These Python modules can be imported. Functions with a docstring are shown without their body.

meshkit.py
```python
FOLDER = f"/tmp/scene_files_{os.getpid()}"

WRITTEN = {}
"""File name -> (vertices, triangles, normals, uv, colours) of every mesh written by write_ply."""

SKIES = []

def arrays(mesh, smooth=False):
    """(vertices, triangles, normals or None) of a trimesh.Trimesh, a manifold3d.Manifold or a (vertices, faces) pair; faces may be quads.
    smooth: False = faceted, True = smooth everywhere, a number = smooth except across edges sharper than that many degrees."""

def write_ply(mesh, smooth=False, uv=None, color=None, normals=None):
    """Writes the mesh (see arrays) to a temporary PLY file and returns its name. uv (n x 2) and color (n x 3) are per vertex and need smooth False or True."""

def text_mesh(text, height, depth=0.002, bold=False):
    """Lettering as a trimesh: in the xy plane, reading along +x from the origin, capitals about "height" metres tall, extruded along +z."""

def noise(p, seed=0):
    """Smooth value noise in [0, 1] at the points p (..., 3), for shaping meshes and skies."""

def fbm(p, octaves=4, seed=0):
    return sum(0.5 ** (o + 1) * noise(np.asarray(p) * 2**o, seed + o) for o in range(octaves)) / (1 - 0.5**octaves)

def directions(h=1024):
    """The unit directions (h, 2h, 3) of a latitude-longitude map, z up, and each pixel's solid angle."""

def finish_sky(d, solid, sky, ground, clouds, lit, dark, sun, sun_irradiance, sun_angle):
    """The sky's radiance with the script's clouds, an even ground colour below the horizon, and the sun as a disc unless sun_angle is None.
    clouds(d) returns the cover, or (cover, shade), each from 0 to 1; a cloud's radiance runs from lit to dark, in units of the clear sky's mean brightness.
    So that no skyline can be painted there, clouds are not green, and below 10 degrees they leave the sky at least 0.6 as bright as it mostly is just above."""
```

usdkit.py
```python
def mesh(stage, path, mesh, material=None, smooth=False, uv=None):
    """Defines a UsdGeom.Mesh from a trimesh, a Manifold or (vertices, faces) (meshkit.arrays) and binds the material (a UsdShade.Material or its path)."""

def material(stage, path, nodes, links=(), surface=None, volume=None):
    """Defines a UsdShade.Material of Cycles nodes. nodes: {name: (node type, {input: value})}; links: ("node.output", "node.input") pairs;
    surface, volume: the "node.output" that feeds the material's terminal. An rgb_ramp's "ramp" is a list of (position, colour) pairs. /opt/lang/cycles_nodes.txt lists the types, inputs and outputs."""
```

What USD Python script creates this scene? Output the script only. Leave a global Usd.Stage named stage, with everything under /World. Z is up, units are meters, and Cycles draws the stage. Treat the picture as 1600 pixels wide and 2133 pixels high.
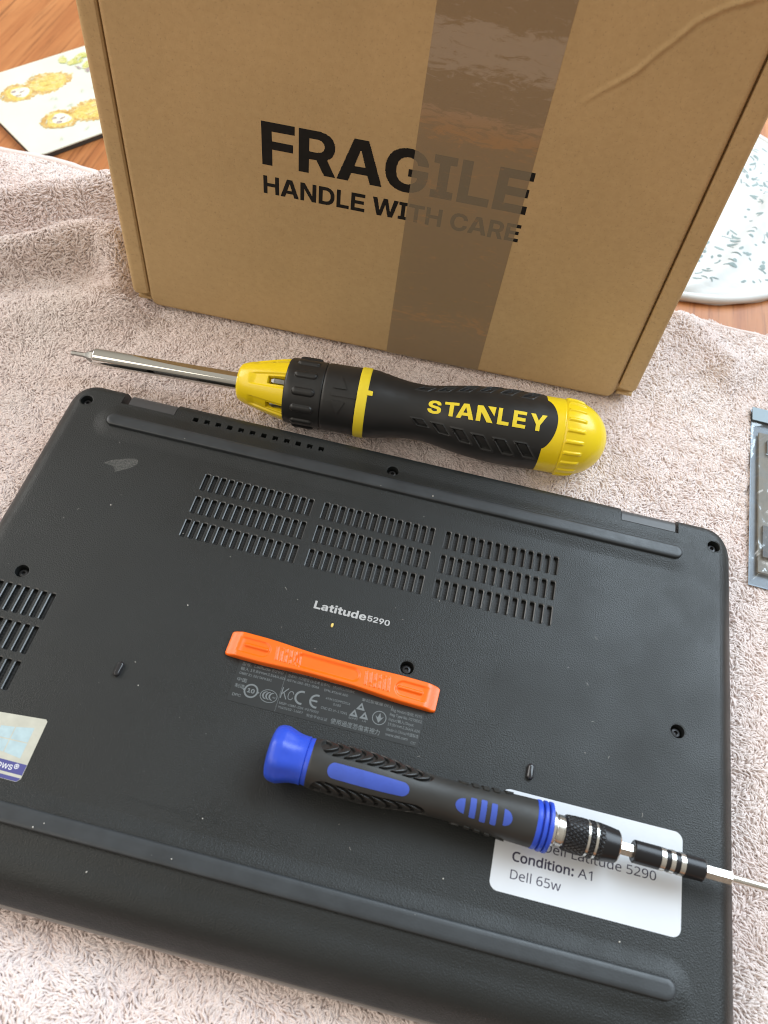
import math, glob
import numpy as np, trimesh, usdkit, meshkit
import manifold3d as m3
import shapely
from shapely import affinity
from shapely.geometry import Polygon, MultiPolygon, LineString, Point, box as sbox
from shapely.ops import unary_union
from PIL import Image, ImageDraw, ImageFont
from pxr import Usd, UsdGeom, UsdLux, UsdShade, Gf, Sdf, Vt

stage = Usd.Stage.CreateInMemory()
UsdGeom.SetStageUpAxis(stage, 'Z'); UsdGeom.SetStageMetersPerUnit(stage, 1.0)
UsdGeom.Xform.Define(stage, '/World'); UsdGeom.Scope.Define(stage, '/World/Looks')
rng = np.random.default_rng(7)
# Working unit: millimetres, origin on the laptop's flat bottom panel, x along its hinge, y towards the hinge. The table top lies at z = -25.
ZT = -25.0
def W(P): return (np.asarray(P, float) - [0, 0, ZT]) / 1000.0

# ---------------------------------------------------------------- camera
RV = np.array([2.54923712, .319890099, .0144812511]); TV = np.array([-18.2119382, 61.1135121, 307.072921])
th = np.linalg.norm(RV); k = RV / th; K = np.array([[0, -k[2], k[1]], [k[2], 0, -k[0]], [-k[1], k[0], 0]])
RM = np.eye(3) + math.sin(th) * K + (1 - math.cos(th)) * K @ K
CAM = -RM.T @ TV
cam = UsdGeom.Camera.Define(stage, '/World/camera')
M = np.eye(4); M[0, :3], M[1, :3], M[2, :3], M[3, :3] = RM[0], -RM[1], -RM[2], W(CAM)
cam.AddTransformOp().Set(Gf.Matrix4d(*M.ravel().tolist()))
cam.CreateHorizontalApertureAttr(36.0); cam.CreateFocalLengthAttr(36.0 * 1654.38 / 1600)
cam.CreateFStopAttr(17.0); cam.CreateFocusDistanceAttr(0.345); cam.CreateClippingRangeAttr((0.01, 100.0))
cam.CreateExposureAttr(0.0)

# ---------------------------------------------------------------- light: one big window to the right and behind, a dim room around
def mat(name, nodes, links=(), surface='p.BSDF', volume=None):
    return usdkit.material(stage, '/World/Looks/' + name, nodes, links, surface=surface, volume=volume)
dome = UsdLux.DomeLight.Define(stage, '/World/sky')
dome.GetPrim().SetCustomDataByKey('kind', 'structure')
dm = mat('room_air', {'g': ('texture_coordinate', {}), 's': ('separate_xyz', {}), 'm': ('map_range', {'from_min': -.3, 'from_max': 1.0, 'to_min': 0, 'to_max': 1, 'clamp': True}),
    'r': ('rgb_ramp', {'ramp': [(0, (.30, .25, .20)), (.35, (.42, .37, .31)), (1, (.74, .70, .62))]}), 'b': ('background_shader', {'strength': .76})},
    [('g.generated', 's.vector'), ('s.z', 'm.value'), ('m.result', 'r.fac'), ('r.color', 'b.color')], surface='b.background')
UsdShade.MaterialBindingAPI.Apply(dome.GetPrim()).Bind(dm)
def area(name, pos, target, w, h, color, inten):
    l = UsdLux.RectLight.Define(stage, '/World/' + name)
    pos = W(pos); d = W(target) - pos; d /= np.linalg.norm(d)
    z = -d; x = np.cross([0, 0, 1.], z); x /= np.linalg.norm(x); y = np.cross(z, x)
    m = np.eye(4); m[0, :3], m[1, :3], m[2, :3], m[3, :3] = x, y, z, pos
    l.AddTransformOp().Set(Gf.Matrix4d(*m.ravel().tolist()))
    l.CreateWidthAttr(w); l.CreateHeightAttr(h); l.CreateColorAttr(Gf.Vec3f(*color)); l.CreateIntensityAttr(inten)
    return l
area('window_light', (1450, 1600, 2000), (0, 0, 0), 2.6, 2.0, (.74, .88, 1.0), 8.3)
area('window_light_far', (-2400, 800, 1500), (-200, 150, 0), 1.6, 1.4, (1.0, .98, .95), 5.5)
area('room_lamp', (-1850, -1150, 1800), (-50, 120, 20), 2.4, 1.8, (1.0, .91, .79), 2.3)  # unseen warm fill added behind the camera to lift the box front

# ---------------------------------------------------------------- helpers
used = {}
def numbered(path):
    n = used.get(path, 0); used[path] = n + 1
    return path if n == 0 else f'{path}_{n:03d}'
class Thing:
    """An Xform at the thing's base; parts are given in the thing's own millimetres."""
    def __init__(s, name, label, cat, at=(0, 0, 0), axes=None, group=None):
        s.path = numbered('/World/' + name); x = UsdGeom.Xform.Define(stage, s.path)
        m = np.eye(4)
        if axes is not None: m[:3, :3] = np.asarray(axes)
        m[3, :3] = W(at); x.AddTransformOp().Set(Gf.Matrix4d(*m.ravel().tolist()))
        p = x.GetPrim(); p.SetCustomDataByKey('label', label); p.SetCustomDataByKey('category', cat)
        if group: p.SetCustomDataByKey('group', group)
    def part(s, name, mesh, material, parent=None, smooth=30, label=None, kind=None):
        path = numbered((parent or s.path) + '/' + name)
        put(path, mesh, material, smooth, 1000.0)
        pr = stage.GetPrimAtPath(path)
        if label: pr.SetCustomDataByKey('label', label)
        if kind: pr.SetCustomDataByKey('kind', kind)
        return path
def put(path, mesh, material, smooth=30, scale=1000.0):
    v, f, _ = meshkit.arrays(mesh)
    t = trimesh.Trimesh(v / scale, f, process=False)
    if smooth is not False: t.merge_vertices()
    usdkit.mesh(stage, path, t, material, smooth=smooth)
def cat(*ms):
    out = []
    for m in ms:
        for q in (m if isinstance(m, (list, tuple)) and not isinstance(m[0], np.ndarray) else [m]):
            v, f, _ = meshkit.arrays(q); out.append(trimesh.Trimesh(v, f, process=False))
    return trimesh.util.concatenate(out)
def grid(P, closed=False, flip=False):
    """P (n, m, 3) -> quads; closed wraps m."""
    n, m = P.shape[:2]; I = np.arange(n * m).reshape(n, m)
    if closed: I = np.concatenate([I, I[:, :1]], 1)
    q = np.stack([I[:-1, :-1], I[1:, :-1], I[1:, 1:], I[:-1, 1:]], -1).reshape(-1, 4)
    return (P.reshape(-1, 3), q[:, ::-1] if flip else q)
def polys(g): 
    return [q for q in getattr(g, 'geoms', [g]) if isinstance(q, Polygon) and q.area > 1e-9]
def extr(g, h, z=0.0):
    ms = []
    for q in polys(g):
        m = trimesh.creation.extrude_polygon(q, h, engine='earcut'); m.apply_translation([0, 0, z]); ms.append(m)
    return trimesh.util.concatenate(ms)
def stadium(cx, cy, L, w, ang=0, n=8):
    a = L / 2 - w / 2
    g = LineString([(cx - a, cy), (cx + a, cy)]).buffer(w / 2, n) if a > 1e-6 else Point(cx, cy).buffer(w / 2, n)
    return affinity.rotate(g, ang, origin=(cx, cy))
def rbox(x0, y0, x1, y1, r, n=4): return sbox(x0 + r, y0 + r, x1 - r, y1 - r).buffer(r, n)
def loft(g, levels):
    """levels: [(offset, z)] of one simple polygon, capped at both ends; offsets via resampled buffer by vertex normals."""
    c = np.array(shapely.geometry.polygon.orient(g, 1).exterior.coords)[:-1]
    e = np.roll(c, -1, 0) - c; nrm = np.stack([e[:, 1], -e[:, 0]], 1); nrm /= np.linalg.norm(nrm, axis=1)[:, None]
    vn = nrm + np.roll(nrm, 1, 0); vn /= np.linalg.norm(vn, axis=1)[:, None]; vn /= np.maximum(.3, (vn * nrm).sum(1))[:, None]
    n = len(c); P = np.array([np.c_[c + vn * o, np.full(n, z)] for o, z in levels])
    v, q = grid(P, closed=True, flip=True); f = np.vstack([q[:, [0, 1, 2]], q[:, [0, 2, 3]]])
    cap = trimesh.creation.triangulate_polygon(Polygon(c), engine='earcut')
    cv, cf = cap
    idx = [int(np.argmin(((c - p) ** 2).sum(1))) for p in cv[:, :2]]; cf = np.array(idx)[cf]
    a2 = np.cross(c[cf[:, 1]] - c[cf[:, 0]], c[cf[:, 2]] - c[cf[:, 0]]); cf = np.where((a2 < 0)[:, None], cf[:, ::-1], cf)
    L = len(levels) - 1
    up = levels[-1][1] >= levels[0][1]
    f = np.vstack([f, cf + L * n, cf[:, ::-1]])
    t = trimesh.Trimesh(v, f, process=False)
    if t.volume < 0: t.invert()
    return t
def lathe(prof, n=64, x=True):
    """profile [(s, r)] turned about the local x axis; phi = 0 is up, positive towards -y."""
    pr = np.asarray(prof, float); ph = np.linspace(0, 2 * np.pi, n, endpoint=False)
    P = np.stack([np.repeat(pr[:, :1], n, 1), -pr[:, 1:] * np.sin(ph), pr[:, 1:] * np.cos(ph)], -1)
    m = grid(P, closed=True); t = trimesh.Trimesh(*meshkit.arrays(m)[:2], process=False)
    if t.volume < 0: t.invert()
    return t
def rev(s0, s1, rf, ns, nph, ph0=-180, ph1=180):
    """surface of revolution with relief: s0, s1 numbers or functions of phi (degrees); rf(s, phi) the radius."""
    full = abs(ph1 - ph0) >= 360
    ph = np.linspace(ph0, ph1, nph, endpoint=not full); t = np.linspace(0, 1, ns)
    a = s0(ph) if callable(s0) else np.full(nph, s0); b = s1(ph) if callable(s1) else np.full(nph, s1)
    S = a[None] + (b - a)[None] * t[:, None]; PH = np.repeat(ph[None], ns, 0); R = rf(S, PH); A = np.radians(PH)
    P = np.stack([S, -R * np.sin(A), R * np.cos(A)], -1)
    return grid(P, closed=full, flip=True)
def orient(m):
    t = trimesh.Trimesh(*meshkit.arrays(m)[:2], process=False); t.merge_vertices(); trimesh.repair.fix_normals(t); 
    return t
def wrap(g, rf, Rref, phc, h0, h1, step=1.0):
    """polygon in (s, arc) wrapped onto a turned surface: arc counts towards decreasing phi from phc."""
    m = extr(g, 1.0); v, f = trimesh.remesh.subdivide_to_size(np.array(m.vertices), np.array(m.faces), step, max_iter=12)
    h = h0 + (h1 - h0) * v[:, 2]; ph = np.radians(phc) - v[:, 1] / Rref; r = rf(v[:, 0]) + h
    return trimesh.Trimesh(np.stack([v[:, 0], -r * np.sin(ph), r * np.cos(ph)], 1), f, process=False)
sm = lambda x, a, b: (lambda t: t * t * (3 - 2 * t))(np.clip((x - a) / (b - a), 0, 1))

FD = glob.glob('/opt/blender-*/*/datafiles/fonts')[0] + '/'
_fonts = {}
def font(kind, size):
    if (kind, size) not in _fonts:
        if kind == 'cjk': f = ImageFont.truetype(FD + 'Noto Sans CJK Regular.woff2', size)
        elif kind == 'cond': f = ImageFont.truetype(FD + 'NotoSansHebrew-Regular.woff2', size)
        else:
            f = ImageFont.truetype(FD + 'Inter.woff2', size); f.set_variation_by_axes([32, kind])
        _fonts[kind, size] = f
    return _fonts[kind, size]
def text(s, kind=400, size=72, width=None, height=None, at=(0, 0), tol=.6):
    """flat lettering as a shapely shape, baseline at "at"; height = capital height, width = total width (either or both)."""
    f = font(kind, size); x0, y0, x1, y1 = f.getbbox(s, anchor='ls')
    im = Image.new('L', (int(x1 - x0) + 8, int(y1 - y0) + 8)); ImageDraw.Draw(im).text((4 - x0, 4 - y0), s, 255, f, anchor='ls')
    on = np.pad(np.asarray(im) > 127, ((0, 0), (1, 1))).astype(np.int8)
    rows, a = np.nonzero(np.diff(on, axis=1) == 1); b = np.nonzero(np.diff(on, axis=1) == -1)[1]
    g = shapely.union_all(shapely.box(a, -rows - 1, b, -rows)).buffer(tol).buffer(-tol).simplify(tol)
    g = affinity.translate(g, -4, 4 - y0)
    cap = -f.getbbox('H', anchor='ls')[1] if kind != 'cjk' else size * .74
    sy = height / cap if height else None; bx = g.bounds
    sx = width / (bx[2] - bx[0]) if width else sy
    sy = sy or sx
    g = affinity.translate(g, -bx[0], 0)
    return affinity.affine_transform(g, [sx, 0, 0, sy, at[0], at[1]])

# ---------------------------------------------------------------- materials
def plain(name, col, rough=.5, metal=0.0, var=.0, vscale=60, bump=0.0, bscale=800, bdist=.0003, coat=0, spec=.5, sss=0, rvar=0, detail=3, obj=True):
    n = {'p': ('principled_bsdf', {'base_color': col, 'roughness': rough, 'metallic': metal, 'coat_weight': coat, 'coat_roughness': .12, 'specular_ior_level': spec}), 'g': ('texture_coordinate', {})}
    l = []
    if var:
        n['n'] = ('noise_texture', {'scale': vscale, 'detail': 4, 'roughness': .6}); l += [('g.object', 'n.vector')]
        n['r'] = ('rgb_ramp', {'ramp': [(.3, tuple(c * (1 - var) for c in col)), (.7, tuple(min(1, c * (1 + var)) for c in col))]}); l += [('n.fac', 'r.fac'), ('r.color', 'p.base_color')]
    if rvar:
        n['n2'] = ('noise_texture', {'scale': vscale * 1.7, 'detail': 5, 'roughness': .65}); l += [('g.object', 'n2.vector')]
        n['mr'] = ('map_range', {'from_min': .3, 'from_max': .7, 'to_min': rough - rvar, 'to_max': rough + rvar, 'clamp': True}); l += [('n2.fac', 'mr.value'), ('mr.result', 'p.roughness')]
    if bump:
        n['b'] = ('noise_texture', {'scale': bscale, 'detail': detail, 'roughness': .55}); l += [('g.object', 'b.vector')]
        n['bm'] = ('bump', {'strength': bump, 'distance': bdist}); l += [('b.fac', 'bm.height'), ('bm.normal', 'p.normal')]
    return mat(name, n, l)
M_case = plain('laptop_plastic', (.010, .0115, .0115), .44, var=.16, vscale=16, spec=.42, bump=.7, bscale=1800, bdist=.00028, rvar=.11)
M_lid = plain('laptop_lid', (.24, .22, .21), .4, metal=.3, bump=.1)
M_rubber = plain('rubber_foot', (.026, .030, .034), .42, var=.2, vscale=80, bump=.12, bscale=1500, rvar=.07)
M_hinge = plain('hinge_grey', (.055, .055, .058), .42, bump=.08)
M_black = plain('dark_inside', (.008, .008, .008), .7)
M_screw = plain('screw_black', (.05, .05, .052), .35, metal=.7)
M_gloss = plain('black_gloss', (.018, .018, .02), .16)
M_silver = plain('silver_print', (.42, .42, .42), .4, metal=.3)
M_grey = plain('grey_print', (.135, .15, .155), .5)
M_reg = plain('label_film', (.018, .020, .021), .36, var=.1, vscale=40, bump=.05, bscale=600)
M_white = plain('paper_white', (.60, .625, .665), .55, var=.02, vscale=30, bump=.15, bscale=90, bdist=.0006)
M_ink = plain('label_ink', (.035, .03, .06), .6)
M_yel = plain('yellow_plastic', (.86, .63, .012), .27, var=.03, bump=.04, bscale=500, rvar=.05)
M_grip = plain('grip_rubber', (.014, .014, .014), .42, var=.15, vscale=60, bump=.12, bscale=1600, rvar=.08)
M_logo = plain('logo_yellow', (.84, .66, .03), .5, var=.03, bump=.06)
M_chrome = plain('chrome', (.70, .69, .65), .06, metal=1.0, rvar=.02, vscale=200)
M_steel = plain('tool_steel', (.28, .28, .27), .38, metal=1.0, var=.2, vscale=400)
M_bluec = plain('blue_plastic', (.022, .070, .54), .38, var=.05, vscale=120, bump=.07, bscale=900, rvar=.05)
M_blues = plain('blue_rubber', (.036, .075, .38), .58, var=.06, vscale=300, bump=.1, bscale=1500)
M_grip2 = plain('handle_rubber', (.022, .022, .021), .5, var=.12, vscale=90, bump=.1, bscale=1500, rvar=.06)
M_fin = plain('handle_fins', (.016, .016, .016), .33, bump=.06, bscale=1200)
M_anod = plain('black_anodised', (.012, .012, .014), .28, metal=.3, bump=.05)
M_nickel = plain('nickel', (.68, .66, .62), .24, metal=1.0, rvar=.06, vscale=300)
M_orange = plain('orange_plastic', (.88, .135, .004), .33, var=.03, bump=.05, bscale=500, rvar=.05)
M_crumb = plain('crumb_yellow', (.75, .55, .15), .7)
M_dust = plain('dust_white', (.52, .50, .46), .8)
M_print = plain('box_ink', (.010, .009, .008), .7, var=.3, vscale=300, spec=.25)

# cardboard: kraft brown with fibres
M_card = mat('kraft_card', {'g': ('texture_coordinate', {}), 'mp': ('mapping', {'scale': (260, 330, 330)}), 'n': ('noise_texture', {'scale': 1.0, 'detail': 5, 'roughness': .7}),
    'n2': ('noise_texture', {'scale': 18, 'detail': 4}), 'n3': ('noise_texture', {'scale': 900, 'detail': 3, 'roughness': .6}),
    'r': ('rgb_ramp', {'ramp': [(.3, (.485, .335, .165)), (.7, (.54, .38, .195))]}), 'r2': ('rgb_ramp', {'ramp': [(.3, (.93, .93, .92)), (.72, (1.05, 1.045, 1.04))]}),
    'r3': ('rgb_ramp', {'ramp': [(.28, (.80, .79, .78)), (.42, (1, 1, 1)), (.64, (1, 1, 1)), (.75, (1.13, 1.12, 1.1))]}),
    'm': ('mix', {'mix_type': 'multiply', 'fac': 1.0}), 'm2': ('mix', {'mix_type': 'multiply', 'fac': 1.0}), 'bm': ('bump', {'strength': .25, 'distance': .0003}), 'p': ('principled_bsdf', {'roughness': .78, 'specular_ior_level': .3})},
    [('g.object', 'mp.vector'), ('mp.vector', 'n.vector'), ('g.object', 'n2.vector'), ('g.object', 'n3.vector'), ('n.fac', 'r.fac'), ('n2.fac', 'r2.fac'), ('n3.fac', 'r3.fac'),
     ('r.color', 'm.color1'), ('r2.color', 'm.color2'), ('m.color', 'm2.color1'), ('r3.color', 'm2.color2'), ('m2.color', 'p.base_color'), ('n3.fac', 'bm.height'), ('bm.normal', 'p.normal')])
# packing tape: brown film, glossy, with cloudy patches where it has not stuck down
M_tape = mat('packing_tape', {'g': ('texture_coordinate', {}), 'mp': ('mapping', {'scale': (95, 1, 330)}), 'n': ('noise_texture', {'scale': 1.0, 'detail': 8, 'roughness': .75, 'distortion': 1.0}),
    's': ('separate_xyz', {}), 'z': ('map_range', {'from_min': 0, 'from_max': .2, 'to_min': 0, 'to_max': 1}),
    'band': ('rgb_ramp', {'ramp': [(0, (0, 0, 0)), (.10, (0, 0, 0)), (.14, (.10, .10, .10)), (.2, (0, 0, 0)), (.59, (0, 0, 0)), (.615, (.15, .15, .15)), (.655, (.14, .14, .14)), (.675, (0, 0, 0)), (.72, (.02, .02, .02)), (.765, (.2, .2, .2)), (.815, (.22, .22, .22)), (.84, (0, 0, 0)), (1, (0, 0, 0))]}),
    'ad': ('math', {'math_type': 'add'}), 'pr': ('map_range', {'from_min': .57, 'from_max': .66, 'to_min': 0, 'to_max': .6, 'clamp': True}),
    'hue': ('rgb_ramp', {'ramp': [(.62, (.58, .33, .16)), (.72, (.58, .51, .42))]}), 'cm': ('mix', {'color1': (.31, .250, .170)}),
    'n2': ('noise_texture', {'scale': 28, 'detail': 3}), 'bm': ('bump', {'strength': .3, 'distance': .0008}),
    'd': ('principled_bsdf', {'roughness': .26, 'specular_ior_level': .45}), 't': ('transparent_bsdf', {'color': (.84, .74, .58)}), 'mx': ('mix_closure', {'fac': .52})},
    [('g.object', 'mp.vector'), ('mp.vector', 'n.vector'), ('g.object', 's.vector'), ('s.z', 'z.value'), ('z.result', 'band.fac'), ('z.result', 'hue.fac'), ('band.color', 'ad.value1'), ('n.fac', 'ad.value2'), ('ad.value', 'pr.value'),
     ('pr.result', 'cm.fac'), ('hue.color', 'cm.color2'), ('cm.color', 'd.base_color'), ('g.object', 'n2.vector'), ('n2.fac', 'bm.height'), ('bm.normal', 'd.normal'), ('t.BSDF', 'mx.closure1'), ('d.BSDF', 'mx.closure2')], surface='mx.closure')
M_towel = mat('towel_terry', {'g': ('geometry', {}), 'o': ('object_info', {}), 'n': ('noise_texture', {'scale': 22, 'detail': 4, 'roughness': .6}), 'r': ('rgb_ramp', {'ramp': [(.3, (.80, .675, .64)), (.7, (.86, .775, .75))]}),
    'r2': ('rgb_ramp', {'ramp': [(0, (.90, .89, .88)), (1, (1.08, 1.08, 1.08))]}), 'm': ('mix', {'mix_type': 'multiply', 'fac': 1.0}), 'p': ('principled_bsdf', {'roughness': .9, 'sheen_weight': .3, 'sheen_roughness': .5, 'specular_ior_level': .2}), 't': ('translucent_bsdf', {}), 'x': ('mix_closure', {'fac': .1})},
    [('g.position', 'n.vector'), ('n.fac', 'r.fac'), ('o.random', 'r2.fac'), ('r.color', 'm.color1'), ('r2.color', 'm.color2'), ('m.color', 'p.base_color'), ('m.color', 't.color'), ('p.BSDF', 'x.closure1'), ('t.BSDF', 'x.closure2')], surface='x.closure')
M_cloth = plain('towel_ground', (.82, .72, .69), .9, var=.08, vscale=300)
M_wood = mat('table_wood', {'g': ('geometry', {}), 'mp': ('mapping', {'scale': (90, 5, 1), 'rotation': (0, 0, .06)}), 'n': ('noise_texture', {'scale': 1, 'detail': 8, 'roughness': .7, 'distortion': .5}),
    'mp2': ('mapping', {'scale': (330, 9, 1), 'rotation': (0, 0, .06)}), 'n2': ('noise_texture', {'scale': 1, 'detail': 5, 'roughness': .7}), 'n3': ('noise_texture', {'scale': 14, 'detail': 3}),
    'r': ('rgb_ramp', {'ramp': [(.25, (.27, .09, .030)), (.45, (.41, .155, .052)), (.6, (.47, .195, .07)), (.78, (.54, .25, .10))]}),
    'r2': ('rgb_ramp', {'ramp': [(.32, (.52, .48, .45)), (.47, (1, 1, 1)), (.7, (1.06, 1.05, 1.04))]}), 'r3': ('rgb_ramp', {'ramp': [(.3, (.85, .82, .8)), (.7, (1.1, 1.08, 1.05))]}),
    'm': ('mix', {'mix_type': 'multiply', 'fac': 1.0}), 'm2': ('mix', {'mix_type': 'multiply', 'fac': 1.0}), 'bm': ('bump', {'strength': .25, 'distance': .0003}), 'p': ('principled_bsdf', {'roughness': .42, 'specular_ior_level': .35})},
    [('g.position', 'mp.vector'), ('mp.vector', 'n.vector'), ('g.position', 'mp2.vector'), ('mp2.vector', 'n2.vector'), ('g.position', 'n3.vector'), ('n.fac', 'r.fac'), ('n2.fac', 'r2.fac'), ('n3.fac', 'r3.fac'), ('r.color', 'm.color1'), ('r2.color', 'm.color2'),
     ('m.color', 'm2.color1'), ('r3.color', 'm2.color2'), ('m2.color', 'p.base_color'), ('n2.fac', 'bm.height'), ('bm.normal', 'p.normal')])
# perforated metal behind the vents
M_mesh = mat('vent_mesh', {'g': ('texture_coordinate', {}), 'v': ('voronoi_texture', {'dimensions': '2D', 'scale': 780, 'randomness': .25}), 'r': ('rgb_ramp', {'ramp': [(.30, (.004, .004, .004)), (.42, (.026, .026, .026))]}), 'p': ('principled_bsdf', {'roughness': .55})},
    [('g.object', 'v.vector'), ('v.distance', 'r.fac'), ('r.color', 'p.base_color')])

# ---------------------------------------------------------------- table top
def table():
    m = trimesh.creation.box([3000, 2400, 30]); m.apply_translation([0, 300, ZT - 15])
    v, f, _ = meshkit.arrays(m); put('/World/table_top', (W(v) * 1000, f), M_wood, False)
    stage.GetPrimAtPath('/World/table_top').SetCustomDataByKey('kind', 'structure')
table()

# ---------------------------------------------------------------- towel
FOLDS = [([(-330, 150), (-290, 190), (-253, 220), (-229, 236), (-203, 251), (-182, 258), (-150, 262)], 24, 12, 8),
         ([(-320, 110), (-262, 160), (-234, 182), (-216, 195), (-205, 207), (-194, 213), (-180, 211), (-168, 200), (-160, 186)], 23, 12, 8),
         ([(-330, 262), (-250, 272), (-200, 268)], 5, 14, 10), ([(-290, 100), (-240, 138), (-205, 158), (-180, 172)], 9, 15, 11), ([(166, 234), (190, 246), (215, 262)], 5, 8, 8), ([(140, 262), (158, 242), (161, 226)], 4, 7, 7),
         ([(-140, 138), (-60, 146), (60, 152), (120, 150)], 3.0, 22, 22), ([(-140, -122), (-60, -137), (0, -154)], 6, 14, 14), ([(-110, -140), (-80, -128), (-55, -122)], 4, 9, 9), ([(168, 60), (182, 0), (178, -60)], 3, 12, 12)]
def dist_poly(x, y, P):
    d = np.full(x.shape, 1e9); sgn = np.zeros(x.shape)
    for (x0, y0), (x1, y1) in zip(P[:-1], P[1:]):
        ex, ey = x1 - x0, y1 - y0; t = np.clip(((x - x0) * ex + (y - y0) * ey) / (ex * ex + ey * ey), 0, 1)
        dx, dy = x - x0 - t * ex, y - y0 - t * ey; q = np.hypot(dx, dy); up = q < d
        d = np.where(up, q, d); sgn = np.where(up, np.sign(ex * dy - ey * dx), sgn)
    return d, sgn
def towel_z(x, y):
    x = np.asarray(x, float); y = np.asarray(y, float); z = np.full(x.shape, -23.4)
    for P, h, wf, wn in FOLDS:
        d, s = dist_poly(x, y, P); w = np.where(s > 0, wf, wn * 1.6); z = z + h * np.exp(-(d / w) ** 2) * np.where((x < 0) & (y > 175), sm(-x, 163, 184), 1.0)
    q = np.stack([x / 45, y / 45, 0 * x], -1); z = z + 3.2 * (meshkit.noise(q, 3) - .35) * flatmask(x, y)
    return z
def flatmask(x, y):
    """0 where the laptop and the box press the towel flat"""
    a = np.maximum(np.abs(x) - 157, np.maximum(-104 - y, y - 108)); b = np.maximum(np.abs(x + 22) - 138, np.maximum(184 - y, y - 262))
    return sm(np.minimum(a, b), -2, 14)
def towel_edge(x): return 267 + 14 * sm(-x, 150, 270)
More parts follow.
